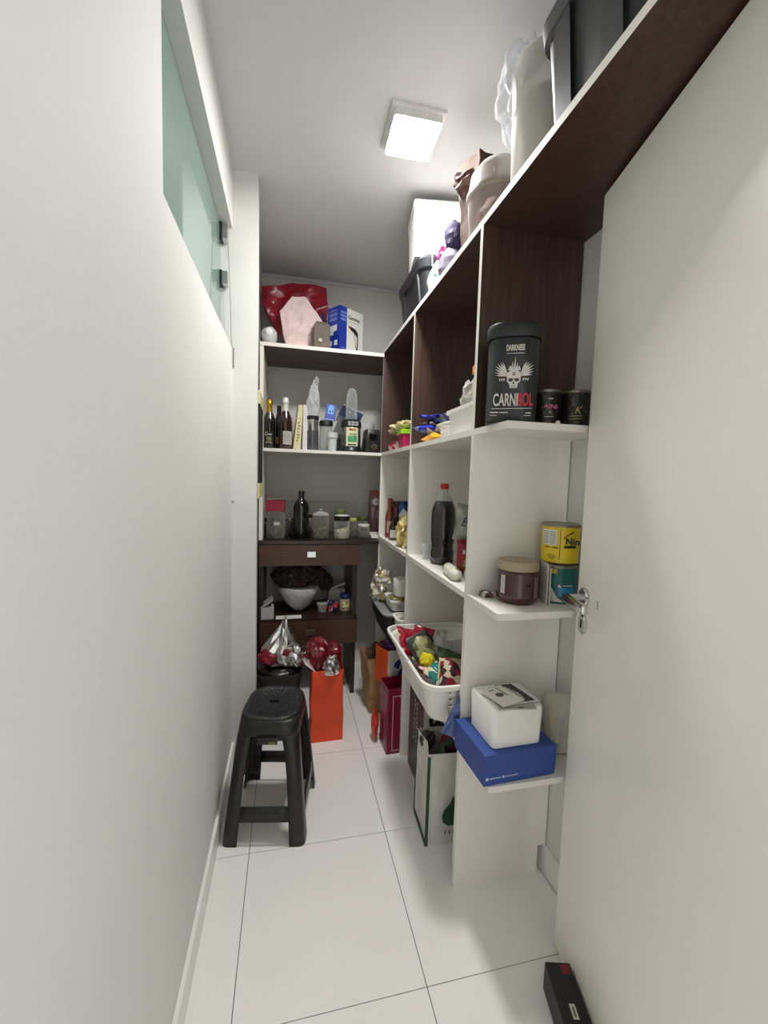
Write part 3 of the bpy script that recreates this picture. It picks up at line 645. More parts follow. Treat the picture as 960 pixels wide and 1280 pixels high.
packet('snack_pack', 'dark red biscuit pack under the yellow crumpled pack', 'pack', (.53, 1.43, .632), (.2, .5, .8), .06, .14, .035, patch(['7c1420', 'c9a078', '7c1420', '40100f'], 40, .3), 6)
packet('snack_pack', 'white and teal pack near the front rim of the laundry basket', 'pack', (.545, 1.37, .645), (.5, -.4, .4), .07, .12, .035, patch(['e4e2d4', '1f7a72', 'e4e2d4', 'cfc99c'], 30, .3), 7)
packet('snack_pack', 'dark green vegetable pack lying in the laundry basket', 'pack', (.635, 1.45, .655), (.35, .25, -.3), .16, .13, .06, patch(['2c4a2c', '3c5a38', '24402a', '7c9a64'], 22, .3), 8)
t = thing('snack_pack', 'dark patterned pack with a gold edge at the near end of the basket', 'pack', (.615, 1.335, .662), rot=(.55, .15, -.25))
bm = B(); pack(bm, Matrix.Identity(4), .18, .12, .05, 9); ob('film', bm, patch(['3a1a1e', '8a1c28', 'c9b8a0', '2c1216', '8a1c28'], 55, .3), t, smooth=45)
bm = B(); tube(bm, [(-.092, -.03, .004), (-.088, .04, .006), (-.05, .062, .006), (.03, .061, .006), (.09, .06, .004)], .003, 6); ob('gold_edge', bm, mat('c9bd8a', .4), t)
t = thing('white_tub', 'white plastic tub standing inside the laundry basket at the back', 'tub', (.685, 1.60, .514))
bm = B(); rrloft(bm, [(0, .07, .055, .02), (.15, .085, .065, .025), (.154, .09, .07, .028), (.15, .08, .062, .024), (.02, .066, .05, .02)], n=4, flat=2); ob('tub', bm, WHT, t, smooth=40)
blob('clear_bag', 'clear bag of white sachets in the laundry basket', 'bag', (.62, 1.56, .66), (.04, .05, .055), 66, clear('e8eae6', .35, .2), .3, smooth=45)
packet('blue_plastic_bag', 'creased blue plastic bag hanging over the basket against the upright', 'bag', (.566, 1.219, .615), (PI/2, .45, 0), .075, .20, .022, patch(['4a5f92', '55699a', '3d5184', '8f9dbc'], 16, .3, 'noise', .3), 11)
# low shelf, far bay
t = thing('storage_box', 'black storage box with a clear grey lid deep in the lower shelf', 'box', (.652, 2.235, Z4T))
bm = B(); rrloft(bm, [(0, .132, .165, .03), (.06, .142, .178, .03), (.062, .152, .188, .03), (.140, .163, .20, .035)], n=4, flat=1); ob('tub', bm, BLKM, t, smooth=40)
bm = B(); rrloft(bm, [(.140, .172, .208, .05), (.15, .175, .211, .05), (.158, .165, .20, .045), (.153, .14, .175, .03)], n=5, flat=1); ob('lid', bm, mat('8f9391', .25, coat=.4), t, smooth=40)
bm = B(); lathe(bm, [(.006, .158), (.006, .161)], -.145, .16, 10); ob('lid_hole', bm, BLKM, t)
blob('clear_bag', 'clear food bag with yellow and silver bits on the storage box lid', 'bag', (.525, 2.30, .75), (.055, .07, .085), 71, patch(['a9a08a', 'd2ccb8', '8a8068', 'c9bb6a', 'cfcfca'], 34, .25), .35, 4, 3)
t = thing('tissue_roll_pack', 'white paper roll in clear film on the storage box', 'pack', (.60, 2.12, .785))
bm = B(); lathe(bm, [(.046, -.045), (.05, -.04), (.05, .04), (.046, .045), (.015, .044)], n=20); ob('roll', bm, mat('d9d6cf', .7), t, smooth=40)
t = thing('foam_tray', 'white foam tray of food under the paper roll', 'tray', (.61, 2.14, .672))
bm = B(); rrloft(bm, [(0, .075, .085, .02), (.045, .085, .095, .02), (.05, .088, .098, .02), (.046, .08, .09, .02)], n=4, flat=1); ob('tray', bm, mat('cfcfca', .6), t, smooth=40)
shape([rect(-.055+.03*i, -.035+.03*i, .012, .036) for i in range(4)], mat('8d8c88', .5), t, facing(0, -.095, 0), 'label')
bm = B(); crumple(bm, (0, 0, .052), (.07, .08, .014), 73, .3, 3); ob('food', bm, patch(['7c7a44', '94905a', '5a4a2c'], 45, .5), t)
t = thing('small_basket', 'small white perforated basket wedged between the upright and the storage box', 'basket', (.66, 1.965, Z4T))
basket(t, .26, .11, .165, .12, .02, 3, 3, 6, BW)
bm = B(); crumple(bm, (0, 0, .12), (.09, .035, .03), 75, .3, 3); ob('filling', bm, patch(['54504c', '8a8480', '3a3634'], 40, .5), t)
# ================================================================== third shelf: bottles and packs
def bottle(name, label, loc, prof, m, cap=None, capm=None, liquid=None, lab=None, group=None, rz=0, n=24, neckfoil=None):
    t = thing(name, label, 'bottle', loc, rz, group)
    bm = B(); lathe(bm, prof, n=n, capt=True); ob('body', bm, m, t, smooth=50)
    if cap: bm = B(); lathe(bm, cap, n=n); ob('cap', bm, capm, t, smooth=45)
    if neckfoil: bm = B(); lathe(bm, neckfoil[0], n=n); ob('foil', bm, neckfoil[1], t, smooth=45)
    for l in (lab or []):
        r, z0, z1, a0, a1, lm = l
        shape(strip(a0*r, a1*r, z0, z1, 10), lm, t, facing(0, -r-.0004, 0), 'label', bend=r+.0004)
    return t
COLA = bpy.data.materials.new('dark_soda'); COLA.use_nodes = True; b_ = COLA.node_tree.nodes['Principled BSDF']
b_.inputs['Base Color'].default_value = lin('1d1c1f')+[1]; b_.inputs['Roughness'].default_value = .12; b_.inputs['Coat Weight'].default_value = .6
t = thing('soda_bottle', 'two litre bottle of dark soda with a red cap', 'bottle', (.642, 1.668, Z3T), rz=.2)
bm = B(); lathe(bm, [(.018, .006), (.032, .0), (.044, .006), (.050, .03), (.050, .055), (.0465, .065), (.0465, .085), (.050, .10), (.052, .135), (.052, .215), (.049, .235), (.041, .258), (.036, .268)], n=28, capt=True); ob('soda', bm, COLA, t, smooth=50)
bm = B(); lathe(bm, [(.037, .2685), (.028, .285), (.018, .302), (.0145, .312), (.0145, .318)], n=28, capb=False, capt=False); ob('neck', bm, clear('dfe5e2', .3, .06), t, smooth=50)
bm = B(); lathe(bm, [(.0135, .316), (.0175, .317), (.0175, .338), (.016, .341), (.01, .341)], n=24); ob('cap', bm, mat('b3121c', .4), t, smooth=45)
bm = B()
for i in range(5):
    a = 2*PI*i/5+.3; lathe(bm, [(.011, 0), (.016, .012), (.013, .03)], .035*math.cos(a), .035*math.sin(a), 8)
o = ob('foot_lobes', bm, COLA, t, smooth=50); o['kind'] = 'stuff'
t = thing('plastic_cup', 'small clear plastic cup behind the soda bottle', 'cup', (.607, 1.765, Z3T))
bm = B(); lathe(bm, [(.017, 0), (.018, .02), (.020, .025), (.021, .05), (.023, .07)], n=16, capt=False); solid(ob('cup', bm, clear('eef2f0', .3, .1), t, smooth=45), .0008)
sg_ = packet('snack_pack', 'silver grey pack with blue letters lying on the red pack by the soda', 'pack', (.705, 1.50, 1.19), (PI/2-.35, .15, -.35), .15, .15, .06, mat('8f9489', .3, .3, var=.25, vs=10), 15)
text('EU', .05, mat('2c3f63', .4), sg_, Matrix.Translation((-.03, -.01, .036)), shear=.35, sx=.8)
t = thing('biscuit_pack', 'red biscuit pack standing behind the white rolls', 'pack', (.70, 1.45, Z3T), rz=-.3)
bm = B(); pack(bm, Matrix.Translation((0, 0, .066)) @ Matrix.Rotation(PI/2, 4, 'X'), .16, .13, .06, 16); ob('film', bm, mat('8c1422', .3, var=.2), t, smooth=45)
shape([ell(-.035, .04, .026, .028, 14)], patch(['b98a58', '7c4a2a', 'd9c09a'], 60, .4), t, facing(0, -.036, 0), 'biscuit_picture')
shape([rect(-.058+.013*i, -.049+.013*i, .082, .098) for i in range(4)], mat('dcc9c0', .5), t, facing(0, -.034, 0), 'lettering')
WG = patch(['dcd9cc', 'dcd9cc', 'dcd9cc', 'd2cdb4', '6f7a3c', 'dcd9cc'], 26, .4)
for i, (x, y, r, L_, lb) in enumerate(((.588, 1.42, .022, .13, 'white wrapped roll lying at the shelf edge before the soda bottle'), (.635, 1.335, .02, .11, 'white wrapped roll lying half hidden behind the nearest upright'))):
    bm = B(); n = 16
    prof = [(0.3, -L_/2-.01), (.75, -L_/2), (1, -L_/2+.008), (1, L_/2-.008), (.75, L_/2), (.3, L_/2+.01)]
    loft(bm, [[(r*k*math.cos(2*PI*a/n), y_, r*k*math.sin(2*PI*a/n)+r) for a in range(n)] for k, y_ in prof])
    tag(ob('wrapped_roll', bm, WG, loc=(x, y, Z3T), rz=-.12+.1*i, smooth=45), lb, 'roll')
# far bay of the third shelf
SG = mat('7c3410', .12, var=.2, coat=.5); SD = mat('35110c', .12, var=.2, coat=.5)
bottle('sauce_bottle', 'slim orange-brown sauce bottle at the far upright', (.60, 2.455, Z3T), [(.024, 0), (.027, .005), (.027, .12), (.024, .14), (.014, .175), (.012, .2), (.013, .215)], SG, [(.0135, .213), (.015, .214), (.015, .235), (.013, .238)], mat('9c3a1c', .4), lab=[(.0275, .03, .10, -.9, .9, mat('c99c94', .5))])
t = bottle('sauce_bottle', 'taller dark red ketchup bottle behind the slim sauce bottle', (.645, 2.466, Z3T), [(.035, 0), (.038, .006), (.038, .15), (.034, .175), (.026, .19)], mat('5c0f16', .2, var=.2, coat=.3), [(.026, .19), (.028, .191), (.028, .215), (.024, .22)], mat('4a0e14', .4))
bottle('sauce_bottle', 'small dark soy bottle with a white label by the slim sauce bottle', (.598, 2.355, Z3T), [(.022, 0), (.025, .004), (.025, .07), (.02, .085), (.011, .10), (.011, .115)], mat('1f0c0a', .12, coat=.5), [(.012, .113), (.0135, .114), (.0135, .13), (.012, .132)], BLKM, lab=[(.0255, .015, .06, -1., 1., mat('d9d2c8', .5))])
packet('snack_pack', 'blue and white pack standing behind the sauce bottles', 'pack', (.70, 2.38, Z3T+.115), (PI/2-.1, 0, -.15), .13, .22, .06, patch(['27508c', 'd6dbe2', '2d5f9e', '1d3a6e'], 20, .3), 18)
blob('pasta_bag', 'clear bag of golden pastry at the aisle edge by the middle upright', 'bag', (.605, 2.10, Z3T+.075), (.05, .075, .085), 81, patch(['cdb26a', 'e4d396', 'a8905a', 'd9c98c', '7c6a44'], 22, .25), .3, 4, 2.6, flat=-.0745)
blob('pasta_bag', 'brown dry food bag leaning behind the golden pastry bag', 'bag', (.69, 2.13, Z3T+.085), (.045, .07, .09), 82, patch(['6a5640', '8a7658', '4c3c2c'], 40, .35), .25, 3, flat=-.0845)
# behind the back corner: coffee packs on the end of the third shelf
t = thing('coffee_pack', 'dark red coffee pack with a bright red top in the back corner', 'pack', (.572, 2.74, Z3T), rz=-.2)
bm = B(); rrloft(bm, [(0, .045, .035, .008), (.02, .05, .038, .01), (.18, .048, .034, .01), (.225, .046, .012, .005), (.26, .046, .004, .002)], n=3, flat=2); ob('film', bm, mat('3c1620', .35, var=.3), t, smooth=40)
bm = B(); rrloft(bm, [(.235, .047, .010, .004), (.275, .045, .006, .003)], n=3, flat=1); ob('folded_top', bm, mat('8c1422', .4), t)
shape([ell(0, .2, .026, .024, 18)], mat('8f8a88', .5), t, facing(0, -.038, 0), 'round_print')
shape([[(.0, .2), (.014, .206), (.014, .200)]], BLKM, t, facing(0, -.0386, 0), 'mark')
shape([[(-.03, .16), (-.01, .165), (-.02, .06)], [(.01, .16), (.025, .13), (.02, .06), (.005, .1)]], mat('6d5a5c', .5), t, facing(0, -.039, 0), 'print')
blob('coffee_pack', 'maroon film pack slumped at the front of the back corner shelf', 'pack', (.60, 2.60, Z3T+.075), (.04, .045, .085), 84, mat('41202a', .3, var=.3), .15, 3, flat=-.0745)
# ================================================================== middle shelf
t = thing('pink_tub', 'magenta tub with a lime green lid on the middle shelf', 'tub', (.625, 2.16, Z2T), rz=-.1)
bm = B(); rrloft(bm, [(0, .05, .06, .015), (.075, .06, .07, .018)], n=4, flat=1); ob('tub', bm, mat('a8134e', .3, var=.1), t, smooth=40)
bm = B(); rrloft(bm, [(.075, .064, .074, .018), (.095, .064, .074, .018), (.098, .06, .07, .016)], n=4, flat=1); ob('lid', bm, mat('8fbf1c', .35), t, smooth=40)
shape([rect(-.02, .02, .012, .055)], mat('d9c3c8', .5), t, facing(.01, -.0665, 0), 'label')
shape([rect(-.016+.006*i, -.013+.006*i, .018, .05) for i in range(6)], mat('8c3a58', .5), t, facing(.01, -.067, 0), 'lettering')
blob('soft_pack', 'red and white soft pack at the far end of the middle shelf', 'pack', (.605, 2.37, Z2T+.03), (.04, .09, .034), 91, patch(['a51c34', 'c8485c', 'dcc9c4', 'a51c34'], 26, .3), .2, 3, flat=-.0295)
blob('bread_bag', 'cream food bag draped over the magenta tub and red pack', 'bag', (.635, 2.29, Z2T+.125), (.075, .14, .035), 92, patch(['cfbf92', 'dccfa8', 'b5a474', 'cfbf92'], 20, .3), .35, 4, 2.8)
packet('snack_pack', 'flat yellow pack lying at the bottom of the blue packs', 'pack', (.618, 1.70, Z2T+.019), (0, 0, .1), .11, .15, .034, mat('d99a1c', .3, var=.15), 21)
packet('snack_pack', 'royal blue and white pack lying on the yellow pack', 'pack', (.625, 1.745, Z2T+.056), (.05, .05, .35), .13, .19, .032, patch(['1c2da0', '1c2da0', '9aa4d0', 'd9d4d8', '2438b4'], 17, .3), 22)
packet('snack_pack', 'black and cream flat pack between the two blue packs', 'pack', (.645, 1.75, Z2T+.086), (.0, .1, .1), .12, .18, .02, patch(['1d1a1c', '2c2628', 'cbb48c', '1d1a1c'], 22, .3), 23)
packet('snack_pack', 'dark blue glitter pack on top of the pile of packs', 'pack', (.64, 1.78, Z2T+.113), (.1, .05, .2), .12, .16, .028, patch(['20237e', '2b2e96', '191b60', '4c50b0'], 60, .25), 24)
packet('snack_pack', 'silver crinkled pack beside the dark blue glitter pack', 'pack', (.655, 1.64, Z2T+.09), (-.1, .2, .2), .11, .12, .035, mat('7e8088', .25, .7, var=.4, vs=40), 25)
t = thing('small_basket', 'small low perforated white basket on the middle shelf', 'basket', (.70, 1.555, Z2T))
basket(t, .24, .11, .062, .1, .015, 2, 3, 6, BW, rim=.006, hole=.008)
t = thing('plain_basket', 'larger white plastic basket by the nearest upright on the middle shelf', 'basket', (.71, 1.355, Z2T))
bm = B(); rrloft(bm, [(0, .13, .115, .02), (.08, .142, .128, .025), (.081, .15, .136, .028), (.092, .15, .136, .028), (.092, .138, .124, .024), (.01, .126, .111, .02)], n=4, flat=1); ob('basket_body', bm, BW, t, smooth=40)
packet('salad_pack', 'green and white seasoning pack lying on the larger white basket', 'pack', (.70, 1.415, Z2T+.118), (.15, .25, .5), .13, .19, .05, patch(['2c4a26', '4c7a34', 'dfe3d2', '24401f', '6a9a44'], 26, .3), 27)
blob('clear_bag', 'crumpled clear bag standing in the larger white basket', 'bag', (.622, 1.40, Z2T+.13), (.03, .045, .06), 95, clear('d9d6d2', .5, .2), .3, 3, smooth=45)
t = thing('spice_bottle', 'clear bottle with an orange lid behind the nearest upright', 'bottle', (.616, 1.312, Z2T+.012))
bm = B(); lathe(bm, [(.024, 0), (.026, .01), (.026, .165), (.018, .18)], n=18); ob('body', bm, clear('e0d2c0', .4, .1), t, smooth=45)
bm = B(); lathe(bm, [(.024, .181), (.028, .183), (.028, .205), (.024, .211)], n=18); ob('lid', bm, mat('d98a2c', .4), t, smooth=45)
# ================================================================== on top of the right shelving
BB = mat('1c1e22', .42, var=.06)
def big_bin(name, label, x0, x1, y0, y1, z, h, ribs, lid=False):
    cx, cy, hx, hy = (x0+x1)/2, (y0+y1)/2, (x1-x0)/2, (y1-y0)/2
    t = thing(name, label, 'bin', (cx, cy, z))
    bm = B(); rrloft(bm, [(0, hx-.03, hy-.03, .04), (h-.05, hx-.008, hy-.008, .05)], n=5, flat=2, capt=True)
    ob('tub', bm, BB, t, smooth=40)
    for k in range(ribs):
        y = -hy+.09+(2*hy-.18)*k/max(1, ribs-1)
        bm = B(); v = [(-hx+.032, y-.028, .0), (-hx+.032, y+.028, .0), (-hx+.010, y+.028, h-.055), (-hx+.010, y-.028, h-.055)]
        a = [bm.verts.new(p) for p in v]; b2 = [bm.verts.new((p[0]-.010, p[1]*.98, p[2])) for p in v]
        bm.faces.new(b2); [bm.faces.new((a[i], a[(i+1) % 4], b2[(i+1) % 4], b2[i])) for i in range(4)]
        ob('rib', bm, BB, t)
    bm = B(); rrloft(bm, [(h-.06, hx-.012, hy-.012, .05), (h-.055, hx+.002, hy+.002, .055), (h-.02, hx+.008, hy+.008, .06), (h, hx-.004, hy-.004, .055)], n=6, flat=1); ob('rim', bm, mat('26282d', .4), t, smooth=40)
    return t
big_bin('storage_bin', 'black storage bin on the far end of the top shelf under a foam box', .562, .872, 1.86, 2.27, Z1T, .235, 2)
t = thing('foam_box', 'white foam box on the far black bin just below the ceiling', 'box', (.675, 1.985, Z1T+.236), rz=-.16)
bm = B(); rrloft(bm, [(0, .118, .10, .008), (.205, .125, .107, .008)], n=2, flat=1); ob('box', bm, mat('e6e9e8', .7, bump=.1, bs=150), t)
bm = B(); rrloft(bm, [(.205, .129, .111, .01), (.238, .129, .111, .01), (.242, .125, .107, .01)], n=3, flat=1); ob('lid', bm, mat('eef0ef', .7, bump=.1, bs=150), t)
blob('floral_bag', 'pale aqua crumpled bag before the far black bin', 'bag', (.605, 1.735, Z1T+.062), (.045, .075, .075), 101, patch(['bcd6d2', 'd8e4e0', '9cc4c0', 'dfe6e4', '7c9a9c'], 26, .4), .2, 3, flat=-.0615)
blob('pink_pompon', 'bright pink gauzy bundle on the pale aqua bag', 'bundle', (.60, 1.645, Z1T+.12), (.035, .04, .03), 102, patch(['d94aa0', 'e88ac0', 'c83a90', 'f0d4e4'], 40, .4), .3, 3)
t = thing('purple_bag', 'dark purple cloth bag with a pale drawstring on the top shelf', 'bag', (.603, 1.61, Z1T))
bm = B(); crumple(bm, (0.01, -.01, .165), (.036, .036, .062), 103, .15, 3); ob('cloth', bm, mat('1d1338', .8, var=.25), t)
bm = B(); crumple(bm, (0, .0, .06), (.045, .045, .07), 109, .15, 3, flatbase=.0); ob('pale_lower_cloth', bm, mat('5f5a68', .8), t)
bm = B(); tube(bm, [(-.045, .0, .215), (-.06, .03, .20), (-.06, .045, .15), (-.052, .055, .08)], .003, 6); tube(bm, [(-.045, .0, .215), (-.02, -.03, .225), (.0, -.04, .215)], .003, 6); ob('drawstring', bm, mat('c9bcd0', .6), t)
t = thing('brown_paper_bag', 'tall crumpled brown paper bag behind the lidded clear bucket', 'bag', (.745, 1.535, Z1T), rz=.2)
bm = B(); bag(bm, .20, .11, .37, 25, .02, .05, 10, 8, lean=(-.05, -.02)); ob('paper', bm, mat('35241a', .95, var=.2, vs=10, bump=.25, bs=16), t)
bm = B(); crumple(bm, (-.13, -.02, .29), (.05, .05, .035), 104, .35, 3, 2.6); ob('folded_flap', bm, patch(['4a3226', '3d281d', '553b2c', '4a201d'], 26, .5), t)
t = thing('lidded_bucket', 'clear plastic bucket with a domed lid on the top shelf', 'bucket', (.656, 1.335, Z1T))
bm = B(); lathe(bm, [(.082, 0), (.086, .006), (.094, .14), (.096, .145)], n=32, capt=False); ob('bucket', bm, clear('bdb3ae', .35, .2), t, smooth=45)
bm = B(); lathe(bm, [(.096, .143), (.101, .145), (.101, .158), (.096, .165), (.088, .215), (.066, .245), (.03, .255)], n=32); ob('lid', bm, clear('b8b2ac', .42, .25), t, smooth=45)
bm = B(); crumple(bm, (0, 0, .075), (.07, .07, .07), 105, .2, 3); ob('contents', bm, patch(['b58884', 'a5666a', 'c0aaa2', 'b5a090'], 16, .5), t)
bm = B(); crumple(bm, (-.03, -.04, .185), (.03, .03, .02), 106, .4, 3); ob('paper_scrap', bm, patch(['cdb27a', 'b5945c', '3a342c'], 40, .5), t)
t = thing('clear_canister', 'tall translucent canister wrapped in clear film next to the big bin', 'canister', (.695, 1.118, Z1T))
bm = B(); lathe(bm, [(.090, 0), (.095, .008), (.104, .33), (.107, .335), (.107, .36), (.10, .366)], n=36, capt=True); ob('canister', bm, clear('dcd9d2', .68, .22), t, smooth=45)
bm = B(); lathe(bm, [(.078, .01), (.085, .27)], n=24); ob('contents', bm, mat('b5ada0', .6, var=.3), t, smooth=45)
bm = B(); crumple(bm, (-.055, .045, .33), (.065, .07, .13), 107, .35, 4, 2.4); ob('film', bm, clear('f4f6fa', .32, .1), t, smooth=60)
bm = B(); a = [bm.verts.new(p) for p in ((-.09, .02, .30), (-.06, -.03, .40), (-.03, -.05, .36))]; bm.faces.new(a); solid(ob('dark_card', bm, mat('3a3a3c', .5), t), .002)
big_bin('storage_bin', 'big black storage bin on the near end of the top shelf', .567, .872, .36, .985, Z1T, .30, 4)
# ================================================================== on top of the back shelf
ZB = 2.103
def slabpoly(bm, outl, y0, y1, amp, seed, k=.92):
    f = [bm.verts.new((x, y0+amp*noise.noise(Vector((x*12, z*12, seed))), z)) for x, z in outl]
    g_ = [bm.verts.new((x*k, y1, z)) for x, z in outl]
    c = bm.verts.new((sum(p[0] for p in outl)/len(outl), y0-.022, sum(p[1] for p in outl)/len(outl)))
    n = len(outl)
    for i in range(n): bm.faces.new((f[i], f[(i+1) % n], c)); bm.faces.new((f[(i+1) % n], f[i], g_[i], g_[(i+1) % n]))
    bm.faces.new(g_[::-1])
t = thing('red_gift_bag', 'large shiny dark red bag lying across the back top shelf', 'bag', (.03, 2.81, ZB))
bm = B()
outr = [(-.10, .08), (.02, .10), (.15, .14), (.19, .20), (.20, .30), (.187, .445), (.02, .445), (-.08, .43), (-.2, .395), (-.205, .30), (-.14, .2)]
slabpoly(bm, outr, -.05, .06, .012, 8.3, .95)
bmesh.ops.subdivide_edges(bm, edges=bm.edges[:], cuts=6, use_grid_fill=True)
for v in bm.verts: v.co += Vector((.008*noise.noise(v.co*9), .05*abs(noise.noise(v.co*8+Vector((5, 0, 0))))-.02+.012*noise.noise(v.co*25), .010*noise.noise(v.co*14)))
ob('red_film', bm, mat('8c0f22', .3, var=.18, vs=6, bump=.25, bs=9), t, smooth=35)
bm = B(); crumple(bm, (.165, -.05, .25), (.03, .03, .07), 113, .35, 3); ob('ribbon_bow', bm, patch(['3a2c54', '6a2a4a', '8c1c34', 'cfc6d0', '2c2444'], 45, .35), t)
bm = B(); crumple(bm, (-.02, 0, .07), (.19, .085, .11), 114, .1, 3, flatbase=.0); ob('grey_lower_part', bm, mat('6a6662', .6, var=.1), t)
t = thing('pink_paper_bag', 'pale pink creased paper bag leaning against the red bag', 'bag', (.03, 2.655, ZB), rot=(-.05, .10, .05))
PK = mat('e6cfcb', .6, var=.03, vs=8, bump=.3, bs=12)
bm = B()
outl = [(-.055, 0), (.085, 0), (.115, .10), (.17, .165), (.135, .20), (.02, .315), (-.055, .30), (-.115, .20), (-.085, .09)]
slabpoly(bm, outl, -.045, .06, .012, 3.3)
bmesh.ops.subdivide_edges(bm, edges=bm.edges[:], cuts=5, use_grid_fill=True)
for v in bm.verts: v.co += Vector((0, .03*abs(noise.noise(v.co*11))+.006*noise.noise(v.co*30)-.01, .004*noise.noise(v.co*23)))*(1 if v.co.z > .02 else .1)
ob('paper', bm, PK, t)
bm = B(); tube(bm, [(.10, -.058, .185), (.125, -.066, .15), (.10, -.066, .125), (.075, -.062, .14)], .008, 6); ob('handle', bm, mat('b59a94', .6), t)
t = thing('shade_block', 'small grey-brown added shade parcel between the pink bag and the blue carton', 'block', (.176, 2.557, ZB), rz=.1)  # added block, coloured as the shaded side and shadow of the pink bag
bm = B(); rrloft(bm, [(0, .046, .04, .004), (.13, .046, .04, .004), (.15, .03, .025, .004)], n=2, flat=2); ob('paper', bm, mat('6a5f54', .7, var=.15, bump=.3, bs=20), t)
bm = B(); lathe(bm, [(.011, 0), (.011, .006)], n=10); o = ob('seal', bm, mat('b5aa98', .5), t); o.location = (-.012, -.04, .04); o.rotation_euler = (PI/2, 0, 0)
t = thing('white_bulb', 'white crumpled roll end lying at the left of the back top shelf', 'roll', (-.118, 2.575, ZB))
bm = B(); crumple(bm, (0, 0, .053), (.044, .05, .052), 115, .1, 3, flatbase=0); ob('film', bm, mat('c9c9c6', .4, var=.1), t, smooth=40)
bm = B(); lathe(bm, [(.019, 0), (.019, .004), (.016, .006)], n=18); o = ob('cap', bm, WHT, t, smooth=40); o.location = (.002, -.046, .065); o.rotation_euler = (PI/2, 0, 0)
# heat gun carton

t = thing('tool_carton', 'blue and white carton picturing a hot air gun on the back top shelf', 'carton', (.328, 2.632, ZB), rz=math.radians(35))
bm = B(); box(bm, -.095, -.04, -.055, .055, 0, .258); ob('blue_end', bm, mat('1f3597', .4, var=.05), t)
bm = B(); box(bm, -.04, .095, -.055, .055, 0, .258); ob('white_card', bm, mat('d6d6d0', .5), t)
FL = facing(-.0955, 0, 0, -PI/2); FR = facing(0, -.0555, 0); WP = mat('dfe3ea', .5); LBp = mat('6f7fc4', .5)
shape([rect(-.04, .03, .232, .240), rect(-.04, -.005, .205, .222), rect(0, .03, .205, .222), rect(-.035, .03, .178, .196)], LBp, t, FL, 'lettering')
shape([[(-.035, .10), (.0, .095), (.0, .115), (.03, .12), (.032, .155), (-.032, .15)]], WP, t, FL, 'picture')
shape([rect(-.042, -.012, .035, .065), rect(.008, .036, .035, .065)], WP, t, FL, 'picture')
shape([rect(-.088, -.046, .218-.02*i, .230-.02*i) for i in range(3)]+[rect(-.088, -.05, .018, .023)], LBp, t, FR, 'lettering')
text('Gamma', .030, BLKM, t, FR @ Matrix.Translation((.016, .208, 0)), bold=.0006)
shape([rect(-.018, .05, .184, .187)], mat('8c8c88', .5), t, FR, 'lettering')
G0 = [(-.028, .150), (-.022, .160), (-.005, .158), (-.008, .138)]
G1 = [(-.005, .158), (.03, .152), (.052, .135), (.055, .10), (.046, .10), (.040, .112), (.018, .128), (-.008, .138)]
shape([G0], mat('8c3a2a', .5), t, FR, 'gun_nozzle'); shape([G1], BLKM, t, FR, 'gun_picture')
shape([[(.046, .10), (.055, .10), (.052, .03), (.044, .034)], [(.018, .128), (.023, .124), (.032, .05), (.046, .028), (.044, .038), (.036, .055)]], BLKM, t, FR, 'gun_grip_picture')
# ================================================================== second back shelf: bottles and kitchen things
Z5 = 1.512
WINE = [(.034, 0), (.038, .006), (.038, .15), (.034, .175), (.018, .215), (.0145, .235), (.0145, .285)]
DG = mat('0d0d0a', .1, coat=.6); GOLD = mat('b8902c', .3, .8, var=.15); SILV = mat('cfcdca', .3, .6, var=.08)
def wine(label, loc, k, g, foil, foilm, lab, rz=0):
    P = [(r*k, z*k) for r, z in WINE]; fz = [(.019*k, .205*k), (.0165*k, .235*k), (.0165*k, .255*k), (.019*k, .258*k), (.019*k, .27*k), (.0165*k, .274*k), (.0165*k, .287*k), (.012*k, .29*k)] if foil else None
    return bottle('wine_bottle', label, loc, P, g, lab=lab, group='bottles on the back shelf', rz=rz, neckfoil=(fz, foilm) if foil else None)
t = wine('dark sparkling wine bottle with a gold neck foil at the left end of the shelf', (-.115, 2.60, Z5), 1.0, DG, True, GOLD, [(.0382, .03, .10, -.85, .75, mat('1c211a', .4))], rz=-.05)
FB = facing(0, -.0392, 0)
text('C', .026, mat('c9c4ae', .5), t, FB @ Matrix.Translation((-.016, .085, 0)), bend=.0392, shear=.3)
shape(strip(-.008, .018, .080, .085, 5), mat('c9c4ae', .5), t, FB, 'lettering', bend=.0392)
shape(strip(-.012, .016, .045, .068, 5), mat('6f7048', .5, var=.4, vs=90), t, FB, 'lettering', bend=.0392)
shape(strip(-.018, .020, .034, .0375, 5), mat('b5ae8c', .5), t, FB, 'lettering', bend=.0392)
wine('plain dark bottle with a yellow label hidden between the two foiled bottles', (-.062, 2.675, Z5), .94, DG, False, None, [(.036, .035, .075, -.75, .45, mat('c98a14', .5))])
t = wine('sparkling rose bottle with a silver white neck foil', (-.022, 2.585, Z5), 1.05, mat('2a1813', .1, coat=.6), True, mat('d9d6d2', .4, .2), [(.0402, .028, .105, -.35, 1.1, mat('b9b2ab', .5))])
FB = facing(0, -.041, 0)
shape([p for i in range(5) for p in strip(-.006, .026, .045+.012*i, .048+.012*i, 4)], mat('7d7670', .5), t, FB, 'lettering', bend=.041)
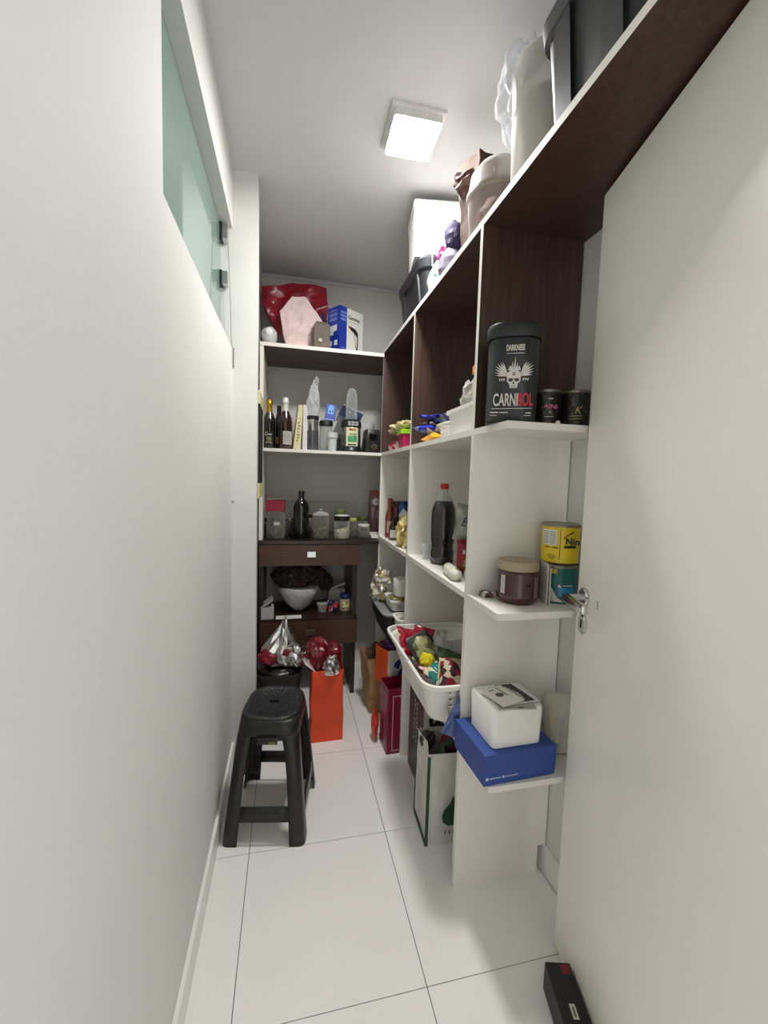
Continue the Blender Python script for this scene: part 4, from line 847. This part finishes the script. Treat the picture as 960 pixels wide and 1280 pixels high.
# two folded boards leaning together
for i, (x, c, ry, lb) in enumerate(((.040, 'cfc7a0', .09, 'cream folded chart with a faded pattern leaning by the rose bottle'), (.096, 'd3d3d0', -.02, 'white folded plastic sleeve leaning against the cream chart'))):
    t = thing('folded_sleeve', lb, 'sleeve', (x, 2.60, Z5), rot=(0, ry, .25))
    bm = B(); v = [(-.022, -.02, .004), (.022, -.02, .004), (.014, -.008, .27), (-.012, -.008, .27)]
    a = [bm.verts.new(p) for p in v]; b2 = [bm.verts.new((p[0], p[1]+.05-.1*p[2], p[2])) for p in v]
    bm.faces.new(a); bm.faces.new(b2[::-1]); [bm.faces.new((a[k], a[(k+1) % 4], b2[(k+1) % 4], b2[k])) for k in range(4)]
    ob('sheet', bm, mat(c, .4, var=.12, vs=40), t)
    if i == 0: shape([rect(-.008+.003*(k % 2), .002+.004*(k % 3), .05+.018*k, .06+.018*k) for k in range(7)], mat('8c7c4a', .6), t, facing(.0, -.021, 0) @ Matrix.Rotation(-.045, 4, 'X'), 'faded_print')
# steel shaker flask in a clear bag
t = thing('steel_flask', 'steel banded shaker flask with a smoky lower half in clear film', 'flask', (.138, 2.60, Z5))
bm = B(); lathe(bm, [(.034, 0), (.037, .005), (.036, .12)], n=24); ob('smoky_cup', bm, mat('4a4c50', .15, var=.2, coat=.4), t, smooth=45)
bm = B(); lathe(bm, [(.033, .12), (.034, .122), (.034, .19), (.03, .20)], n=24); ob('steel_band', bm, mat('b5b3ae', .2, .9), t, smooth=45)
bm = B(); lathe(bm, [(.036, .186), (.037, .19), (.037, .206), (.034, .208)], n=24); ob('collar', bm, BLKM, t, smooth=45)
bm = B(); crumple(bm, (.004, 0, .29), (.036, .036, .12), 121, .25, 4, 2.6, shape=lambda p: (p.x*(1-.45*max(0, p.z)), p.y*(1-.45*max(0, p.z)), p.z)); ob('film', bm, clear('eef0f2', .42, .1), t, smooth=60)
bm = B(); crumple(bm, (.02, 0, .41), (.012, .012, .03), 122, .4, 3); ob('film_twist', bm, clear('dcdcda', .45, .1), t, smooth=60)
# clear jar with black lid, white cup before it
t = thing('clear_jar', 'clear plastic jar with a black lid behind the small white cup', 'jar', (.222, 2.65, Z5))
bm = B(); lathe(bm, [(.038, 0), (.04, .01), (.038, .15), (.034, .16)], n=24); ob('jar', bm, clear('d9dcd9', .3, .06), t, smooth=45)
bm = B(); lathe(bm, [(.038, .158), (.042, .16), (.042, .185), (.038, .19)], n=24); ob('lid', bm, BLKM, t, smooth=45)
t = thing('white_cup', 'frosted white plastic cup at the front of the back shelf', 'cup', (.252, 2.55, Z5))
bm = B(); lathe(bm, [(.024, 0), (.026, .01), (.028, .075), (.033, .078), (.034, .11), (.031, .11), (.026, .078), (.023, .012)], n=24); ob('cup', bm, mat('c5cac9', .35), t, smooth=45)
t = thing('blue_sachet', 'light blue sachet with a printed figure balanced on the black jar lid', 'sachet', (.243, 2.635, Z5+.192), rot=(-.1, .12, 0))
bm = B(); box(bm, -.032, .032, -.004, .004, 0, .10, bev=.002); ob('film', bm, mat('3d4fb0', .35), t)
shape([[(-.018, .04), (.018, .04), (.016, .08), (.006, .095), (-.008, .095), (-.018, .08)]], mat('6fb0e4', .4), t, facing(0, -.0045, 0), 'light_panel')
shape([ell(-.006, .055, .005, .007, 8), ell(.009, .06, .004, .008, 8)], mat('20306e', .4), t, facing(0, -.005, 0), 'marks')
shape([rect(-.026, .026, .004, .009)], mat('b9c6e4', .4), t, facing(0, -.0045, 0), 'pale_strip')
t = thing('blue_film_pack', 'dark blue film pack leaning behind the blender', 'pack', (.285, 2.735, Z5), rot=(0, .38, 0))
bm = B(); box(bm, -.075, .075, -.012, .012, .20, .315, bev=.004); box(bm, -.06, .06, -.008, .008, .0, .20); 
mm_ = ob('film', bm, clear('8f9296', .45, .12), t)
shape([rect(-.07, .07, .235, .305)], mat('23305c', .3, var=.3), t, facing(0, -.0125, 0), 'blue_print'); shape([rect(-.065, .07, .306, .312)], mat('b9bec8', .3), t, facing(0, -.0128, 0), 'top_seam')
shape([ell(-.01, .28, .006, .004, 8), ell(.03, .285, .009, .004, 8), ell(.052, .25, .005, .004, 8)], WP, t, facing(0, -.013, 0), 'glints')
# bullet blender
t = thing('blender', 'compact steel blender with a tall clear upturned cup', 'blender', (.372, 2.60, Z5))
bm = B(); lathe(bm, [(.068, 0), (.071, .004), (.068, .02), (.058, .034)], n=32); ob('foot', bm, BLK, t, smooth=40)
bm = B(); lathe(bm, [(.056, .03), (.060, .036), (.060, .15), (.056, .155)], n=32); ob('motor_base', bm, mat('8c8b88', .25, .8, var=.06), t, smooth=40)
bm = B(); lathe(bm, [(.060, .15), (.064, .153), (.062, .185), (.048, .198), (.04, .198)], n=32); ob('collar', bm, BLK, t, smooth=40)
bm = B(); lathe(bm, [(.036, .195), (.036, .30), (.034, .345), (.026, .375), (.014, .388), (.004, .39)], n=32); ob('clear_cup', bm, clear('eef1f0', .16, .04), t, smooth=45)
FB = facing(0, -.0605, 0)
shape(strip(-.038, .038, .036, .148, 10), mat('d9d6b4', .45), t, FB, 'sticker', bend=.0605)
shape(strip(-.026, .03, .06, .098, 8), mat('4a9c62', .45, var=.3, vs=40), t, FB @ Matrix.Translation((0, 0, .0005)), 'green_panel', bend=.0605)
shape(strip(-.02, .02, .128, .140, 6), patch(['7c2c1c', 'c98a2c', '3a2a20'], 120, .5), t, FB @ Matrix.Translation((0, 0, .0005)), 'lettering', bend=.0605)
shape(strip(-.02, .026, .108, .112, 6)+strip(-.02, .026, .102, .106, 6), mat('6f8a62', .5), t, FB @ Matrix.Translation((0, 0, .0005)), 'lettering', bend=.0605)
shape(strip(-.026, .026, .04, .048, 6), BLKM, t, FB @ Matrix.Translation((0, 0, .0005)), 'lettering', bend=.0605)
shape([rect(-.028+.022*i, -.010+.022*i, z, z+.011) for i in range(3) for z in (.158, .172)], mat('b9bac0', .3, .5), t, facing(0, -.0655, 0), 'reflective_marks')
t = thing('white_bowl', 'tall white plastic bowl standing behind the blender and the black radio', 'bowl', (.475, 2.77, Z5))
bm = B(); lathe(bm, [(.04, 0), (.055, .01), (.075, .14), (.078, .20), (.074, .20), (.05, .012)], n=32); ob('bowl', bm, mat('c9cac8', .35), t, smooth=45)
t = thing('black_appliance', 'small black appliance with a round dial by the corner upright', 'appliance', (.497, 2.585, Z5), rz=.05)
bm = B(); rrloft(bm, [(0, .048, .055, .012), (.006, .050, .057, .014), (.13, .044, .05, .016), (.142, .038, .044, .014)], n=4, flat=1); ob('housing', bm, mat('1a1a1c', .35), t, smooth=40)
bm = B(); rrloft(bm, [(0, .024, .020, .004), (.004, .022, .018, .004)], n=3, flat=1); o = ob('window', bm, mat('0c0c0d', .15), t); o.location = (0, -.0525, .095); o.rotation_euler = (PI/2-.05, 0, 0)
bm = B(); N_ = 24; loft(bm, [[(r*math.cos(2*PI*i/N_), r*math.sin(2*PI*i/N_), z) for i in range(N_)] for r, z in ((.019, 0), (.019, .004), (.016, .004), (.016, .002), (.004, .002))]); o = ob('dial', bm, CHROME, t, smooth=40); o.location = (.006, -.056, .036); o.rotation_euler = (PI/2-.05, 0, 0)
# ================================================================== on the desk
ZD = .976
GRAIN = patch(['8a7c64', 'a8987a', '6d614c', '9c8c6c'], 90, .6); OATS = patch(['cfc2a0', 'e0d6ba', 'b5a684', 'd9cdae'], 130, .6); SEED = patch(['5c5240', '7a6e56', '43392c'], 120, .6)
def jar(label, x, y, r, h, fill, fillm, lidm=None, lidh=.016, dome=False, z=ZD, group='jars on the brown desk', tilt=0., glass=GLASS):
    t = thing('food_jar', label, 'jar', (x, y, z), group=group)
    bm = B(); lathe(bm, [(r*.92, 0), (r, .006), (r, h*.86), (r*.9, h*.94), (r*.86, h)], n=28, capt=lidm is None); ob('glass', bm, glass, t, smooth=45)
    bm = B(); n = 24; R = [[(r*.93*k*math.cos(2*PI*i/n), r*.93*k*math.sin(2*PI*i/n), z0+(tilt*math.cos(2*PI*i/n)*r if j_ == 2 else 0)) for i in range(n)] for j_, (k, z0) in enumerate(((.9, .004), (1, .01), (1, fill)))]
    loft(bm, R); ob('contents', bm, fillm, t, smooth=45)
    if lidm:
        bm = B()
        if dome: lathe(bm, [(r*.92, h-.004), (r*.95, h), (r*.8, h+.012), (r*.3, h+.02), (r*.14, h+.022), (r*.2, h+.032), (r*.1, h+.036)], n=28)
        else: lathe(bm, [(r*.93, h-.003), (r*.96, h), (r*.96, h+lidh-.003), (r*.9, h+lidh)], n=28)
        ob('lid', bm, lidm, t, smooth=45)
    return t
DIM = clear('c9c9c0', .16, .06)
a = jar('large square-shouldered glass jar under the red carton at the left of the desk', -.072, 2.615, .056, .165, .07, patch(['7a7262', '968c78', '5c5648', 'a39a86'], 40, .5), glass=DIM)
shape(strip(-.012, .024, .085, .104, 5), mat('c9c0b4', .5), a, facing(0, -.0565, 0), 'paper_label', bend=.0565)
t = thing('red_carton', 'small dark red carton with an open pale lid on the large glass jar', 'carton', (-.072, 2.615, ZD+.166), rz=-.1)
bm = B(); box(bm, -.054, .052, -.035, .035, 0, .066, bev=.001); ob('card', bm, mat('8c2036', .5, var=.08), t)
bm = B(); v = [bm.verts.new(p) for p in ((-.05, -.038, .068), (.054, -.038, .078), (.054, .035, .07), (-.05, .035, .068))]; bm.faces.new(v); solid(ob('lid_flap', bm, mat('b5aca6', .5), t), .002)
t = bottle('dark_bottle', 'tall black-green glass bottle without label at the desk front', (.077, 2.60, ZD), [(.044, 0), (.047, .006), (.047, .19), (.043, .21), (.03, .232), (.019, .245), (.017, .27), (.020, .285), (.020, .292), (.014, .292), (.012, .26)], mat('0b100e', .08, coat=.6))
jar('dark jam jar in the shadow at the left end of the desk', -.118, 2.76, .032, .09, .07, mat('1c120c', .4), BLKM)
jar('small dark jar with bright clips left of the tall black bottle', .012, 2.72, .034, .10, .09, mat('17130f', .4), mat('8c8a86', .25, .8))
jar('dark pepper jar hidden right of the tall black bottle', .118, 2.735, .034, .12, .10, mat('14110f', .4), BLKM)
jar('wide glass jar with a domed glass lid and brown grains', .197, 2.615, .055, .145, .062, GRAIN, clear('e0e2dc', .35, .05), dome=True, tilt=.25, glass=DIM)
jar('glass jar of pale oats under a black lid at the desk front', .327, 2.585, .051, .118, .066, OATS, mat('17171a', .4), lidh=.024, tilt=.25)
bm = B(); lathe(bm, [(.044, 0), (.047, .002), (.03, .006)], n=24); tag(ob('jar_cap', bm, WHT, loc=(.327, 2.585, ZD+.1425)), 'white cap lying on the black lid of the oat jar', 'lid')
a = jar('jar with a pale olive green lid standing at the back of the desk', .337, 2.775, .036, .135, .10, patch(['6d7058', '8a8c72', '565844'], 70, .5), mat('6a7d44', .45), lidh=.036, glass=DIM)
jar('dark herb jar with a lime and white label behind the oat jar', .408, 2.70, .034, .10, .085, SEED, mat('a8b06a', .45), lidh=.018)
jar('small squat jar with a white lid at the right of the desk', .472, 2.62, .039, .076, .052, SEED, mat('d6d4ce', .4), lidh=.012)
jar('jar with a dark olive lid behind the small squat jar', .485, 2.745, .036, .10, .08, mat('3a3624', .5), mat('4c4f24', .4), lidh=.024)
# ================================================================== open compartment between the drawers
ZK = .503
t = thing('fur_bundle', 'dark brown leopard print fur bundle on a white plastic bag in the desk compartment', 'bundle', (.075, 2.70, ZK+.195))
bm = B(); crumple(bm, (0, 0, .02), (.165, .10, .10), 131, .18, 5, 2.4); ob('fur', bm, patch(['1c1311', '2c1d18', '4a352c', '1c1311', '6d5448'], 55, .9, 'noise', .6), t)
bm = B(); crumple(bm, (.165, -.01, -.02), (.05, .05, .06), 132, .2, 4, 2.4); ob('fur_tail', bm, patch(['1c1311', '2c1d18', '3a2a22', '1c1311', '4a352c'], 55, .9, 'noise', .6), t)
t = thing('white_plastic_bag', 'translucent white plastic bag bunched to a point under the fur bundle', 'bag', (.07, 2.655, ZK))
bm = B(); n = 40; R = []
for r, z in ((.008, .003), (.035, .012), (.075, .05), (.112, .10), (.130, .145), (.125, .16)):
    R.append([((r*(1+.06*math.sin(i*7*2*PI/n+z*60)*(z < .12)))*math.cos(2*PI*i/n), .75*r*math.sin(2*PI*i/n), z+.006*math.sin(i*3*2*PI/n+z*90)*(z > .02)) for i in range(n)])
loft(bm, R); ob('film', bm, mat('bdbebd', .22, var=.12, vs=30, bump=.8, bs=26), t, smooth=40)
t = thing('white_carton', 'small white carton with its lid ajar at the left of the compartment', 'carton', (-.115, 2.545, ZK), rz=.08)
bm = B(); box(bm, -.038, .036, -.03, .05, 0, .07, bev=.001); ob('card', bm, mat('b9b7b2', .6), t)
bm = B(); v = [bm.verts.new(p) for p in ((-.042, -.03, .072), (.026, -.03, .122), (.026, .05, .122), (-.042, .05, .072))]; bm.faces.new(v); solid(ob('lid_flap', bm, mat('a3a19c', .6), t), .012)
bm = B(); box(bm, -.075, .075, -.028, .03, 0, .0025); tag(ob('paper_sheet', bm, WHT, loc=(.01, 2.535, ZK), rz=.02), 'white paper strip at the front edge of the desk compartment', 'paper')
t = thing('foam_carton', 'off-white foam carton with its lid leaning behind the small packs', 'carton', (.325, 2.775, ZK))
bm = B(); box(bm, -.06, .05, -.05, .05, 0, .115, bev=.003); ob('body', bm, mat('b5b2ac', .6), t)
bm = B(); v = [bm.verts.new(p) for p in ((-.068, -.05, .112), (.05, -.05, .158), (.05, .05, .158), (-.068, .05, .112))]; bm.faces.new(v); solid(ob('lid', bm, mat('c9c6c0', .6), t), .010)
t = thing('snack_cup', 'small clear cup of sweets at the front of the compartment', 'cup', (.218, 2.625, ZK))
bm = B(); lathe(bm, [(.026, 0), (.034, .05), (.036, .055)], n=20, capt=True); ob('cup', bm, clear('dcdcd8', .35, .1), t, smooth=45)
bm = B(); crumple(bm, (0, 0, .026), (.024, .024, .024), 135, .3, 3); ob('sweets', bm, patch(['a87c5c', 'd2b48c', '7c4a34'], 60, .4), t)
packet('snack_pack', 'red and navy small pack between the clear cup and the spread jar', 'pack', (.285, 2.62, ZK+.036), (PI/2-.25, 0, .1), .066, .07, .03, patch(['b02a2c', '1c2450', 'd9c9bc', 'b02a2c', '27306a'], 34, .3), 41)
a = jar('pale yellow spread jar with a navy blue lid in the compartment', .362, 2.625, .034, .085, .08, mat('cfc08a', .5), mat('1d2350', .4), lidh=.026, z=ZK, group=None)
shape(strip(-.02, .026, .018, .066, 6), patch(['d9cfa0', 'd9cfa0', '8c7a3a', '3a3a52'], 60, .5), a, facing(0, -.0345, 0), 'label', bend=.0345)

# ================================================================== groups of alike things
seen = {}
for o in [o for o in bpy.data.objects if o.get('category') and not o.parent]:
    seen.setdefault(o.name.split('.')[0], []).append(o)
for nm, L_ in seen.items():
    if len(L_) < 2: continue
    for o in L_:
        if o.get('group'): continue
        if nm == 'snack_pack':
            z = o.location.z; o['group'] = 'snack packs in the laundry basket' if .55 < z < .9 else 'packs on the middle shelf' if z > 1.4 else 'packs on the third shelf' if z > .9 else 'packs in the desk compartment'
        else: o['group'] = nm.replace('_', ' ')+('es' if nm.endswith(('x', 'ch')) else 's')
